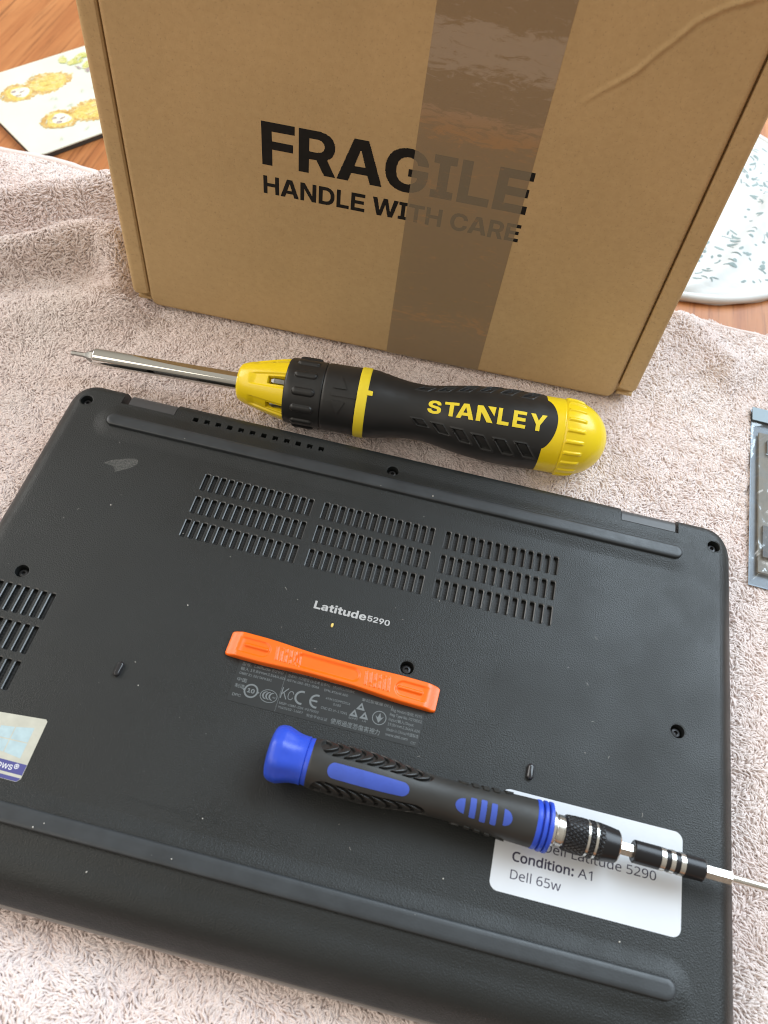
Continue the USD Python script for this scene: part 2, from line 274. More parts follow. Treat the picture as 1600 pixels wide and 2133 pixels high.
def towel():
    T = Thing('towel', 'pinkish beige terry towel rumpled on the table under the laptop and box', 'towel', (0, 0, ZT))
    xs = np.arange(-331, 237, 3.0); vs = np.linspace(0, 1, 150); X, V = np.meshgrid(xs, vs, indexing='ij'); Y = -167 + (towel_edge(X) + 167) * V
    Z = towel_z(X, Y); P = np.stack([X, Y, Z - ZT], -1); B = P.copy(); B[..., 2] = np.minimum(Z, -24) - 0 - ZT - .9; B[..., 2] = np.maximum(P[..., 2] - 1.5, .3); P[..., 2] += .75
    T.part('cloth', cat(grid(P), grid(B, flip=True)), M_cloth, smooth=True)
    # hem along the far edge
    xs = np.arange(-331, 237, 2.0); ys = towel_edge(xs); zs = towel_z(xs, ys) + 1.2 - ZT; n = 10; a = np.linspace(0, 2 * np.pi, n, endpoint=False)
    rr = 2.2 - 1.3 * sm(xs, 60, 110) + .5 * meshkit.noise(np.stack([xs / 5, 0 * xs, 0 * xs], -1), 5)
    P = np.stack([np.repeat(xs[:, None], n, 1), ys[:, None] + rr[:, None] * np.cos(a), zs[:, None] + rr[:, None] * np.sin(a)], -1)
    T.part('hem', grid(P, closed=True), M_towel, smooth=True)
    # terry loops
    r = np.random.default_rng(11)
    N = 560000; x = r.uniform(-330, 235, N); y = r.uniform(-165, 286, N)
    ok = (y < towel_edge(x) - .5 + 2.0 * sm(x, 60, 110))
    ok &= ~((np.abs(x) < 152) & (y > -99) & (y < 103)); ok &= ~((x > -156) & (x < 110) & (y > 196 + .03 * (x + 22)))
    ok &= ~((x > 174) & (y > 97) & (y < 203))
    x, y = x[ok], y[ok]
    keep = int(min(len(x), 330000)); x, y = x[:keep], y[:keep]
    e = .5; z = towel_z(x, y); gx = (towel_z(x + e, y) - towel_z(x - e, y)) / (2 * e); gy = (towel_z(x, y + e) - towel_z(x, y - e)) / (2 * e)
    nz = np.stack([-gx, -gy, np.ones_like(gx)], 1); nz /= np.linalg.norm(nz, axis=1)[:, None]
    fl = lambda s, sc: meshkit.fbm(np.stack([x / sc, y / sc, 0 * x], -1), 2, s)
    th = 9.5 * (fl(21, 26) - .5) + 7 * (fl(31, 9) - .5) - 1.2 + r.normal(0, .38, len(x)) + np.where(r.random(len(x)) < .12, r.uniform(-2, 2, len(x)), 0)
    t = np.stack([np.cos(th), np.sin(th), 0 * th], 1); t -= (t * nz).sum(1)[:, None] * nz; t /= np.linalg.norm(t, axis=1)[:, None]; b = np.cross(nz, t)
    R = np.stack([t, b, nz], 2)
    w = np.sqrt(np.maximum(1e-9, 1 + R[:, 0, 0] + R[:, 1, 1] + R[:, 2, 2])) / 2
    qx = (R[:, 2, 1] - R[:, 1, 2]); qy = (R[:, 0, 2] - R[:, 2, 0]); qz = (R[:, 1, 0] - R[:, 0, 1])
    Q = np.stack([w, qx / (4 * w), qy / (4 * w), qz / (4 * w)], 1); bad = w < .02; Q[bad] = [0, 0, 0, 1]; Q /= np.linalg.norm(Q, axis=1)[:, None]
    path = T.path + '/pile'; pi = UsdGeom.PointInstancer.Define(stage, path); pi.GetPrim().SetCustomDataByKey('kind', 'stuff')
    rel = []
    for i in range(10):
        q = np.random.default_rng(100 + i); L = q.uniform(1.9, 3.2); H = q.uniform(1.1, 1.8); lat = q.normal(0, .4); tw = q.normal(0, .35)
        c = np.array([(0, 0, -.4), (.05 * L, 0, .55 * H), (.28 * L, lat * .4, .95 * H), (.58 * L, lat, H), (.85 * L, lat + tw, .72 * H), (L, lat + 1.6 * tw, .1 * H)])
        tt = np.linspace(0, 5, 9); c = np.stack([np.interp(tt, range(6), c[:, j]) for j in range(3)], 1); c[1:-1] = (c[:-2] + 2 * c[1:-1] + c[2:]) / 4
        d = np.gradient(c, axis=0); d /= np.linalg.norm(d, axis=1)[:, None]; s = np.cross(d, [0, 1, .2]); s /= np.linalg.norm(s, axis=1)[:, None]; u = np.cross(d, s)
        n = 6; a = np.linspace(0, 2 * np.pi, n, endpoint=False); rad = q.uniform(.28, .38) * np.array([.8, 1, 1, 1.05, 1.1, 1.05, 1, .9, .6])
        P = c[:, None] + rad[:, None, None] * (np.cos(a)[None, :, None] * s[:, None] + np.sin(a)[None, :, None] * u[:, None])
        lp = f'{path}/loop_{i:03d}' if i else path + '/loop'
        put(lp, grid(P, closed=True), M_towel, True, 1000); rel.append(Sdf.Path(lp))
    pi.CreatePrototypesRel().SetTargets(rel)
    pi.CreateProtoIndicesAttr(Vt.IntArray.FromNumpy(r.integers(0, 10, len(x)).astype(np.int32)))
    pi.CreatePositionsAttr(Vt.Vec3fArray.FromNumpy((np.stack([x, y, z - ZT], 1) / 1000).astype(np.float32)))
    pi.CreateOrientationsAttr(Vt.QuathArray([Gf.Quath(*map(float, q)) for q in Q]))
    sc = r.uniform(.8, 1.2, len(x)); pi.CreateScalesAttr(Vt.Vec3fArray.FromNumpy(np.repeat(sc[:, None], 3, 1).astype(np.float32)))
towel()

# ---------------------------------------------------------------- cardboard box, standing on its edge and leaning back a little
BO = np.array([-153.5, 183.1, -19.0]); BU = np.array([.99961202, .02785325, 0]); BV = np.array([-.0018489, .06635428, .99779441]); BN = -np.cross(BU, BV)
def box():
    T = Thing('cardboard_box', 'brown cardboard mailing box standing on edge, marked fragile, behind the yellow screwdriver', 'box', BO, [BU, BN, BV])
    H = 214.0
    # body behind the front panel
    b = m3.Manifold.hull(m3.Manifold.compose([m3.Manifold.sphere(2, 12).translate([x, y, z]) for x in (-6.5, 262.5) for y in (6, 72) for z in (3.2, H - 2)]))
    T.part('body', b, M_card, smooth=40)
    # front panel with creases
    x0, x1 = 2.0, 253.7; xs = np.linspace(x0, x1, 230); zs = np.linspace(0, H, 200); X, Z = np.meshgrid(xs, zs, indexing='ij')
    def crease(P, amp, w):
        d, s = dist_poly(X, Z, P); P = np.array(P); L = np.hypot(X - P[0, 0], Z - P[0, 1]); fade = sm(L, 0, 25)
        jag = meshkit.noise(np.stack([X / 5, Z / 5, 0 * X], -1), 4) * .8 + .6
        return amp * fade * jag * (np.exp(-(d / w) ** 2) - .35 * np.exp(-((d - 1.9 * w) / w) ** 2) * (s < 0))
    D = crease([(190, 140.5), (193.5, 143.1), (200, 149.5), (206.5, 154.9), (211, 159), (216.6, 166.9), (221, 172), (225.7, 178.8), (229, 181.5), (234.6, 185.3), (245.4, 190.3), (254, 195)], .8, .85)
    D += crease([(197, 56), (200.9, 53.1), (208, 49.5), (214, 47.7), (222, 42)], .22, .8)
    D += .25 * (meshkit.noise(np.stack([X / 60, Z / 60, 0 * X], -1), 8) - .5) * sm(np.abs(X - 125) - 62, 0, 20)
    e = np.minimum.reduce([X - x0, x1 - X, Z - 0, H - Z]); rnd = .9 - np.sqrt(np.maximum(0, .81 - np.maximum(0, .9 - e) ** 2))
    for cx, sg in ((x0, 1), (x1, -1)):
        k = np.maximum(0, 3.6 - (X - cx) * sg - Z); Z = Z + k * .55; X = X + sg * k * .45
    F = np.stack([X, -D + rnd, Z], -1)
    rim = np.concatenate([F[:, 0], F[-1, 1:], F[-2::-1, -1], F[0, -2:0:-1]]); bk = rim.copy(); bk[:, 1] = 3.6
    T.part('front_panel', cat(orient(cat(grid(F), grid(np.stack([rim, bk]), closed=True)))), M_card, smooth=50)
    # rolled side walls showing left and right of the panel
    for a, c, zb in ((-8.4, 1.1, 6.2), (254.9, 264.6, 7.2)):
        o = 1 if a < 0 else -1
        pr = [(a if o > 0 else c, 30), (a if o > 0 else c, 3.4), (a + .5 if o > 0 else c - .5, 1.6), (a + 1.8 if o > 0 else c - 1.8, .6), (a + 3.4 if o > 0 else c - 3.4, .35), (c - .8 if o > 0 else a + .8, .35), (c if o > 0 else a, 1.1), (c if o > 0 else a, 6), (c if o > 0 else a, 30)]
        pg = Polygon(pr); m = extr(pg, H - zb, zb)
        v = np.array(m.vertices); lo = v[:, 2] < zb + .01; v[lo, 2] += np.where(np.abs(v[lo, 0] - (a + c) / 2) > 3.2, .9, 0); 
        m = trimesh.Trimesh(v, m.faces, process=False)
        T.part('side_flap', m, M_card, smooth=40)
        # lower dust flap peeping out of the corner notch
        fx = (-6.0, 1.0) if o > 0 else (255.5, 263.5)
        fl = trimesh.creation.box([fx[1] - fx[0], 20, 1.6]); fl.apply_translation([sum(fx) / 2, 12.5, 2.2 if o > 0 else 2.6]); T.part('dust_flap', fl, M_card, smooth=False)
    # print and tape
    up = lambda g, d, t: (lambda m: trimesh.Trimesh(np.c_[m.vertices[:, 0], -d - m.vertices[:, 2], m.vertices[:, 1]], m.faces[:, ::1], process=False))(extr(g, t))
    T.part('lettering', orient(up(text('FRAGILE', 780, 110, width=118.2, height=19.6, at=(66.8, 94.1)), .02, .03)), M_print, smooth=False, label='large black word FRAGILE')
    T.part('lettering', orient(up(text('HANDLE WITH CARE', 740, 80, width=117.8, height=8.7, at=(67.0, 80.2)), .02, .03)), M_print, smooth=False, label='smaller black words HANDLE WITH CARE')
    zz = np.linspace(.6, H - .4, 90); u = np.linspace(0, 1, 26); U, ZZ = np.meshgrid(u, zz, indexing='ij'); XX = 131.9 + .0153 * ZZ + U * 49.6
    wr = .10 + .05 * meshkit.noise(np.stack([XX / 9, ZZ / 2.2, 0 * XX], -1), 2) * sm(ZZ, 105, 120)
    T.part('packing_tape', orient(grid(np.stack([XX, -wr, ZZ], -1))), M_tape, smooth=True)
box()

# ---------------------------------------------------------------- laptop, lid down
def rr_loop(ins, z, n=14):
    """rounded rectangle inset by ins = (side, rear, front)"""
    s, re, fr = ins; X, Y1, Y0 = 157 - s, 110.3 - re, -104 + fr; r = max(2.5, 12.5 - .7 * max(s, re)); P = []
    for cx, cy, a0 in ((X - r, Y1 - r, 0), (-X + r, Y1 - r, 90), (-X + r, Y0 + r, 180), (X - r, Y0 + r, 270)):
        for t in np.radians(np.linspace(a0, a0 + 90, n)): P.append((cx + r * math.cos(t), cy + r * math.sin(t), z))
    return np.array(P)
def closed_loops(loops):
    n = len(loops[0]); v, q = grid(np.array(loops), closed=True, flip=True); f = np.vstack([q[:, [0, 1, 2]], q[:, [0, 2, 3]]]); L = (len(loops) - 1) * n
    fan = np.array([(0, i, i + 1) for i in range(1, n - 1)]); f = np.vstack([f, fan[:, ::-1], fan + L]); t = trimesh.Trimesh(v, f, process=False)
    if t.volume < 0: t.invert()
    return t
def man(t): return m3.Manifold(m3.Mesh(np.asarray(t.vertices, np.float32), np.asarray(t.faces, np.uint32)))
def laptop():
    LB = 20.0
    T = Thing('laptop', 'black laptop lying lid down on the towel with its underside showing', 'laptop', (0, 0, -LB))
    P = lambda m: (lambda a: trimesh.Trimesh(a[0] + [0, 0, LB], a[1], process=False))(meshkit.arrays(m)[:2])
    side = [10.5, 9.3, 8.0, 6.8, 5.5, 4.1, 2.3, .6, .1, 0, .6]; rear = [7, 5.6, 4.6, 3.6, 2.6, 1.7, .9, .3, .05, 0, .6]; front = [16.5, 15, 13, 11, 8.8, 6.6, 4.3, 2.1, .5, 0, .6]
    zz = [0, -.05, -.26, -.72, -1.45, -2.6, -4.8, -7.6, -9.4, -12.4, -13.2]; zf = [0, -.05, -.2, -.55, -1.3, -2.6, -4.8, -8.0, -10.4, -12.6, -13.2]
    loops = []
    for s, r_, f_, z, z2 in zip(side, rear, front, zz, zf):
        l = rr_loop((s, r_, f_), z); w = sm(-l[:, 1], 60, 80); l[:, 2] = z * (1 - w) + z2 * w; loops.append(l)
    base = man(closed_loops(loops[::-1]))
    foot = {0: (0.0, 89.4, 263.6, 6.2), 1: (0.0, -78.3, 267.0, 6.6)}
    for cx, cy, L, w in foot.values():
        base = base + man(loft(stadium(cx, cy, L, w, n=12), [(7.2, -1), (7.2, -.03), (5.8, .08), (4.4, .30), (2.8, .66), (1.6, .92), (.8, 1.02), (.35, 1.05)]))
    cut = []
    slot = lambda x, y0, y1, w=1.9: rbox(x, y0, x + w, y1, .55)
    S = [slot(-79 + 54.45 * c + 3.64 * i, y1 - 8.7, y1) for c in range(3) for i in range(14) for y1 in (73.5, 61.4, 49.3)]
    SL = [slot(-117.6 - 3.65 * i, y1 - 11.5, y1) for i in range(8) for y1 in (2.4, -12.3, -27.0)]
    SQ = [rbox(-95.4 + 5.45 * i, 99.9, -92.9 + 5.45 * i, 102.2, .3) for i in range(12)]
    cs = lambda gs: m3.CrossSection([np.array(g.exterior.coords)[:-1] for g in gs], m3.FillRule.NonZero)
    pits = [(-145.7, 97.8), (0.2, 98), (146.3, 98), (-133, 8.4), (26.2, 7.9), (132.5, 9.3)]
    cut.append(cs(S + SL).extrude(4).translate([0, 0, -2.2])); cut.append(cs(SQ).extrude(6).translate([0, 0, -3.5]))
    cut.append(cs([Point(*p).buffer(2.75, 12) for p in pits]).extrude(8).translate([0, 0, -4.2]))
    cut.append(m3.Manifold.cube([26, 14, 16]).translate([-130.2, 100.6, -15])); cut.append(m3.Manifold.cube([26, 14, 16]).translate([104.6, 100.6, -15]))
    cut.append(m3.Manifold.batch_boolean([man(loft(g, [(-.02, -.7), (-.02, -.5), (.06, -.28), (.46, .01), (.5, .3)])) for g in S + SL], m3.OpType.Add))
    for c in cut: base = base - c
    bt = P(base); fn, fc = bt.face_normals, bt.triangles_center - [0, 0, LB]
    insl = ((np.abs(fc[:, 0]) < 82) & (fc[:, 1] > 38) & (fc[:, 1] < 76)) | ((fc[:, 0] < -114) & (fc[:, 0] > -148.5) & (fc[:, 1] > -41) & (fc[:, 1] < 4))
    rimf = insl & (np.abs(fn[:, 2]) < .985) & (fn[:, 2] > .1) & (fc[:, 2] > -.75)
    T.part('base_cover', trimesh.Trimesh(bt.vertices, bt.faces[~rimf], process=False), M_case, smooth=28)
    T.part('vent_rim', trimesh.Trimesh(bt.vertices, bt.faces[rimf], process=False), plain('glint_edge', (.03, .032, .034), .3, spec=.65), smooth=False, kind='stuff')
    # chamfer ring round each slot: its catch-light is put in as a lighter, glossier colour
    gl = lambda x0, y0, x1, y1, z: (lambda m: (m.apply_translation([(x0 + x1) / 2, (y0 + y1) / 2, z]), m)[1])(trimesh.creation.box([x1 - x0, y1 - y0, .2]))
    for x0, x1, y0, y1 in [(-80 + 54.45 * c, -80 + 54.45 * c + 51.5, 39.5, 74.5) for c in range(3)] + [(-148, -114.5, -39.5, 3.4)]:
        T.part('vent_mesh', P(gl(x0, y0, x1, y1, -2.0)), M_mesh, smooth=False)
    T.part('rear_vent_backing', P(gl(-97, 98.8, -31, 103.2, -3.3)), M_black, smooth=False)
    for i in range(12):
        if i % 3: T.part('rear_vent_pin', P(gl(-94.6 + 5.45 * i, 100.2, -93.9 + 5.45 * i, 101.6, -1.6)), M_hinge, smooth=False)
    for cx, cy, L, w in foot.values():
        T.part('rubber_foot', P(loft(stadium(cx, cy, L, w, n=12), [(0, .6), (0, 1.9), (-.15, 2.25), (-.5, 2.5), (-1.1, 2.66), (-1.9, 2.72)])), M_rubber, smooth=40)
    for x, y in pits:
        cup = lathe([(-4.0, .01), (-4.0, 2.74), (-1.0, 2.72), (-.15, 2.72), (.03, 3.0), (.05, 3.25), (-.1, 3.35)], 28); 
        v = np.array(cup.vertices)[:, [1, 2, 0]]; c = trimesh.Trimesh(v + [x, y, 0], cup.faces, process=False)
        hd = lathe([(-3.9, .01), (-3.9, 1.9), (-2.5, 1.95), (-2.05, 1.6), (-1.9, .85), (-2.9, .75), (-2.9, .01)], 24); v = np.array(hd.vertices)[:, [1, 2, 0]]
        pt = T.part('screw_recess', P(orient(c)), M_case, smooth=35); T.part('screw', P(orient(trimesh.Trimesh(v + [x, y, 0], hd.faces, process=False))), M_screw, parent=pt, smooth=35)
    for x, o in ((-126.9, 1), (105.0, 0)):
        L = 22.2 if o else 24.3
        g = Polygon([(100.9, -12.6), (100.9, -1.0), (101.3, -.55), (104.2, -.6), (106.0, -1.1), (107.6, -2.4), (108.6, -4.4), (108.8, -7), (108.2, -12.6)])
        m = extr(g, L); m = trimesh.Trimesh(np.c_[m.vertices[:, 2] + x, m.vertices[:, 0], m.vertices[:, 1]], m.faces, process=False)
        T.part('hinge_cap', P(orient(m)), M_hinge, smooth=35)
    for x, y in ((-79.7, -20.7), (78.6, -20.1)):
        T.part('locating_peg', P(loft(stadium(x, y, 6.0, 2.5, 90 + (0 if x > 0 else -3), n=6), [(0, -.2), (0, .8), (-.25, 1.25), (-.7, 1.5)])), M_gloss, smooth=50)
    lid = [rr_loop(i, z) for i, z in (((1.6, 3.5, .6), -20), ((.5, 2.4, -.5), -19.3), ((.1, 2, -.9), -18.4), ((.1, 2, -.9), -15.2), ((.5, 2.4, -.6), -14.2), ((1.2, 3, .2), -13.7))]
    T.part('lid', P(closed_loops(lid)), M_lid, smooth=40)
    # silver model name
    flat = lambda g, z, t=.03: P(extr(g, t, z))
    ln = unary_union([text('Latitude', 800, 90, width=21.6, height=3.5, at=(-15.9, 23.0)), text('5290', 700, 90, width=9.2, height=2.45, at=(6.3, 23.2))])
    T.part('model_name', flat(ln, .03), M_silver, smooth=False)
    # regulatory label
    lb = T.part('regulatory_label', flat(rbox(-37, -21.8, 36.5, -1.0, .5), .015, .1), M_reg, smooth=False)
    G = []
    def tx(s, x, y, h, w=None, kind=450, size=56): G.append(text(s, kind, size, width=w, height=h, at=(x, y), tol=.5))
    C = 'cjk'
    tx('DELL', -35.7, -5.3, 1.05, 4.6); tx('便携式计算机', -29.2, -5.5, 1.1, 10.2, C); tx('型号:', -35.7, -7.2, 1.05, 3.6, C); tx('Latitude 5290', -30.9, -7.1, 1.1, 11.4)
    tx('输入', -35.7, -9.1, 1.05, 3.2, C); tx('19.5V', -31.9, -9.0, 1.05, 4.0); tx('3.34A/4.62A', -25.0, -9.0, 1.05, 7.0); G.extend([sbox(-27.7, -8.45, -25.3, -8.25), sbox(-27.7, -8.85, -27.1, -8.68), sbox(-26.8, -8.85, -26.2, -8.68), sbox(-25.9, -8.85, -25.3, -8.68)])
    tx('CMIIT ID: 2017AP6381', -35.7, -10.9, .9, 12.8); tx('中国', -35.7, -13.6, 1.25, 3.7, C); tx('制造', -35.7, -16.1, 1.25, 3.7, C); tx('DPC', -35.6, -19.6, 1.05, 3.3)
    def ring(x, y, r, w): G.append(Point(x, y).buffer(r, 20).difference(Point(x, y).buffer(r - w, 20)))
    ring(-29.2, -16.3, 2.75, .62); tx('10', -30.6, -17.1, 1.7, 2.8, 800); G.append(Polygon([(-32.6, -16.3), (-31.4, -15.6), (-31.4, -17.0)])); G.append(Polygon([(-25.8, -16.3), (-27, -15.6), (-27, -17.0)]))
    el = affinity.scale(Point(-22.2, -16.6).buffer(1, 24), 3.35, 2.55); G.append(el.difference(affinity.scale(Point(-22.2, -16.6).buffer(1, 24), 3.1, 2.3)))
    for i in range(3):
        c = Point(-23.2 + 1.25 * i, -16.5); G.append(c.buffer(1.5).difference(affinity.translate(c.buffer(1.35), .45, 0)).intersection(sbox(-25.5, -18.2, -23.0 + 1.25 * i, -14.6)))
    tx('S&E', -20.7, -17.0, .55, 1.2)
    G.append(sbox(-18.38, -21.6, -18.28, -4.4))
    tx("N°D'AGREMENT MR 12946 ANRT 2016 / DATE 22/12/2016", -17.4, -5.6, .95, 28.5); tx('컴퓨터: 기기명칭 (노트북 컴퓨터)', -17.4, -7.4, 1.0, 16.5, C); tx('(주)DELL/200BIC', .4, -7.4, .9, 8.5, C); tx('A/S Tel: 080-851-0066', -17.4, -9.1, .9, 12.6); tx('DPN: KT6HK A00', -2.6, -9.4, .9, 9.3)
    # KC, CE and other approval marks
    tx('K', -18.0, -16.2, 4.4, 2.5, 300); tx('C', -15.3, -16.0, 3.4, 2.1, 300)
    for x0 in (-10.0, -4.2):
        c = Point(x0, -14.1).buffer(2.75, 20).difference(Point(x0, -14.1).buffer(2.0, 20)).difference(sbox(x0 + .55, -18, x0 + 4, -10)); G.append(c)
    G.append(sbox(-6.3, -14.45, -3.9, -13.75))
    tx('MSIP-CMM-E2K-P27S002', -17.6, -18.4, .85, 15.2); tx('YU10152-16007', -17.6, -20.0, .85, 9.6)
    tx('49341/SDPPI/2016', -1.2, -12.3, .85, 9.5); tx('5180', 2.2, -13.9, .85, 2.9); tx('CNC ID: H-17091', -2.0, -16.3, .95, 10.2); tx('安全平台认证', -6.5, -20.4, .9, 8.0, C)
    for cx, cy in ((12.6, -11.9), (10.6, -15.0), (14.6, -15.0)):
        t = Polygon([(cx - 1.7, cy - 1.2), (cx + 1.7, cy - 1.2), (cx, cy + 1.7)]); G.append(t.difference(Polygon([(cx - .55, cy - .45), (cx + .55, cy - .45), (cx, cy + .6)])))
    tx('SDPPI', 9.0, -17.3, .7, 3.4); tx('LR', 14.3, -17.3, .7, 1.4)
    ring(20.2, -14.3, 2.7, .3); G.append(Polygon([(20.2, -16.2), (18.6, -13.6), (19.6, -14.2), (20.2, -12.3), (20.8, -14.2), (21.8, -13.6)]))
    tx('使用過度恐傷害視力', 2.8, -20.6, 1.7, 18.8, C); tx('筆記型電腦 DELL', 12.2, -9.4, .95, 12.5, C)
    tx('Reg Model/型號: P27S', 23.8, -10.5, 1.0, 12.0, C); tx('Reg Type No. P27S002', 23.8, -12.4, 1.05, 12.3); tx('Input/輸入/Daya:', 23.8, -14.3, 1.05, 9.6, C); tx('19.5V', 23.8, -16.2, 1.05, 3.2); tx('3.34A/4.62A', 29.5, -16.2, 1.05, 6.6)
    G.extend([sbox(27.3, -15.6, 29.3, -15.42), sbox(27.3, -16.0, 27.8, -15.85), sbox(28.05, -16.0, 28.55, -15.85), sbox(28.8, -16.0, 29.3, -15.85)])
    tx('Made in China/中國製造', 23.8, -18.2, 1.05, 12.2, C); tx('www.dell.com', 23.8, -20.1, 1.1, 8.4); tx('CIT', 33.6, -20.9, .95, 2.0)
    T.part('lettering', flat(unary_union([g.buffer(0) for g in G]), .125, .02), M_grey, parent=lb, smooth=False)
    # condition label, white paper
    wl = T.part('paper_label', flat(rbox(69.6, -62.4, 135.3, -28.0, 3.0, 8), .015, .1), M_white, smooth=False)
    Tx = unary_union([text('Dell Latitude 5290', 'cond', 80, width=39.5, height=3.05, at=(86.8, -46.2)), text('A1', 'cond', 80, width=5.0, height=3.05, at=(99.3, -51.6)), text('Dell 65w', 'cond', 80, width=17.6, height=3.05, at=(76.3, -57.5))])
    Tb = text('Condition:', 'cond', 80, width=21.4, height=3.05, at=(76.3, -51.6)).buffer(.11)
    T.part('lettering', flat(unary_union([Tx, Tb]), .12, .02), M_ink, parent=wl, smooth=False)
    # operating system sticker
    st = T.part('hologram_sticker', flat(Polygon([(-118.5, -46.9), (-97.0, -45.1), (-96.3, -45.8), (-96.1, -66.6), (-97.2, -67.9), (-118.5, -67.9)]), .015, .09), plain('sticker_cream', (.50, .49, .42), .35, var=.1, vscale=150, metal=.15), smooth=False)
    band = plain('sticker_blue', (.065, .065, .22), .4)
    T.part('blue_band', flat(unary_union([sbox(-118.5, -65.5, -96.25, -61.75), Polygon([(-118.5, -66.5), (-96.2, -66.5), (-97.2, -67.8), (-118.5, -67.8)])]), .11, .02), band, parent=st, smooth=False)
    q = [Polygon([(a, b), (c, b2), (c, d2), (a, d)]) for a, c, b, b2, d, d2 in ((-106.0, -99.6, -50.2, -49.0, -54.6, -54.4), (-106.0, -99.6, -55.0, -54.8, -59.4, -60.2), (-111.4, -106.4, -50.9, -50.3, -54.8, -54.6), (-111.4, -106.4, -55.2, -55.0, -58.8, -59.4))]
    T.part('window_mark', flat(unary_union(q), .11, .02), plain('sticker_pane', (.42, .54, .58), .35, metal=.2, var=.08, vscale=300), parent=st, smooth=False)
    T.part('lettering', flat(unary_union([text('Windows', 400, 80, width=13.2, at=(-113.9, -64.6)), text('®', 400, 60, width=1.7, at=(-100.3, -64.4))]), .135, .02), plain('sticker_text', (.7, .7, .72), .5), parent=st, smooth=False)
    # shallow moulded recycling marks beside the front foot
    E = []
    for i, x in enumerate((-36, -29, -10, -4.5, 1.0)):
        y = -63.5 - (i % 2) * .4; E.append(Point(x, y).buffer(2.6).difference(Point(x, y).buffer(2.25)))
    rg = np.random.default_rng(5)
    for i in range(26):
        x = 8 + i * 1.55; E.append(affinity.rotate(sbox(x, -66.5 + rg.uniform(0, 1.5), x + .22, -62.5 - rg.uniform(0, 1.6)), rg.uniform(-12, 12)))
    for i in range(40):
        x = -60 + i * 1.0; E.append(sbox(x, -64.4 + rg.uniform(-.3, .3), x + .2, -63.2 + rg.uniform(-.4, .4)))
    T.part('moulded_marks', flat(unary_union(E), -.03, .13), M_case, smooth=False, kind='stuff')
    # pale rubbed patch
    M_rub = mat('rubbed_patch', {'g': ('texture_coordinate', {}), 'n': ('noise_texture', {'scale': 1400, 'detail': 3}), 'r': ('rgb_ramp', {'ramp': [(.4, (.03, .03, .03)), (.66, (.19, .19, .19))]}), 'd': ('principled_bsdf', {'base_color': (.33, .33, .32), 'roughness': .6}), 't': ('transparent_bsdf', {}), 'm': ('mix_closure', {})},
        [('g.object', 'n.vector'), ('n.fac', 'r.fac'), ('r.color', 'm.fac'), ('t.BSDF', 'm.closure1'), ('d.BSDF', 'm.closure2')], surface='m.closure')
    pts = [(-123.5, 66.9), (-121.2, 68.9), (-116, 71.2), (-112, 72.5), (-110.4, 72.2), (-109.9, 70.6), (-110.6, 69.0), (-113.5, 66.3), (-115, 65.4), (-117.3, 63.9), (-118.3, 65.6), (-119.6, 66.6)]
    T.part('rubbed_patch', P(trimesh.Trimesh(*(lambda a: (np.c_[a[0], np.full(len(a[0]), .04)], a[1]))(trimesh.creation.triangulate_polygon(Polygon(pts).buffer(.4).buffer(-.2), engine='earcut')), process=False)), M_rub, smooth=False)
laptop()

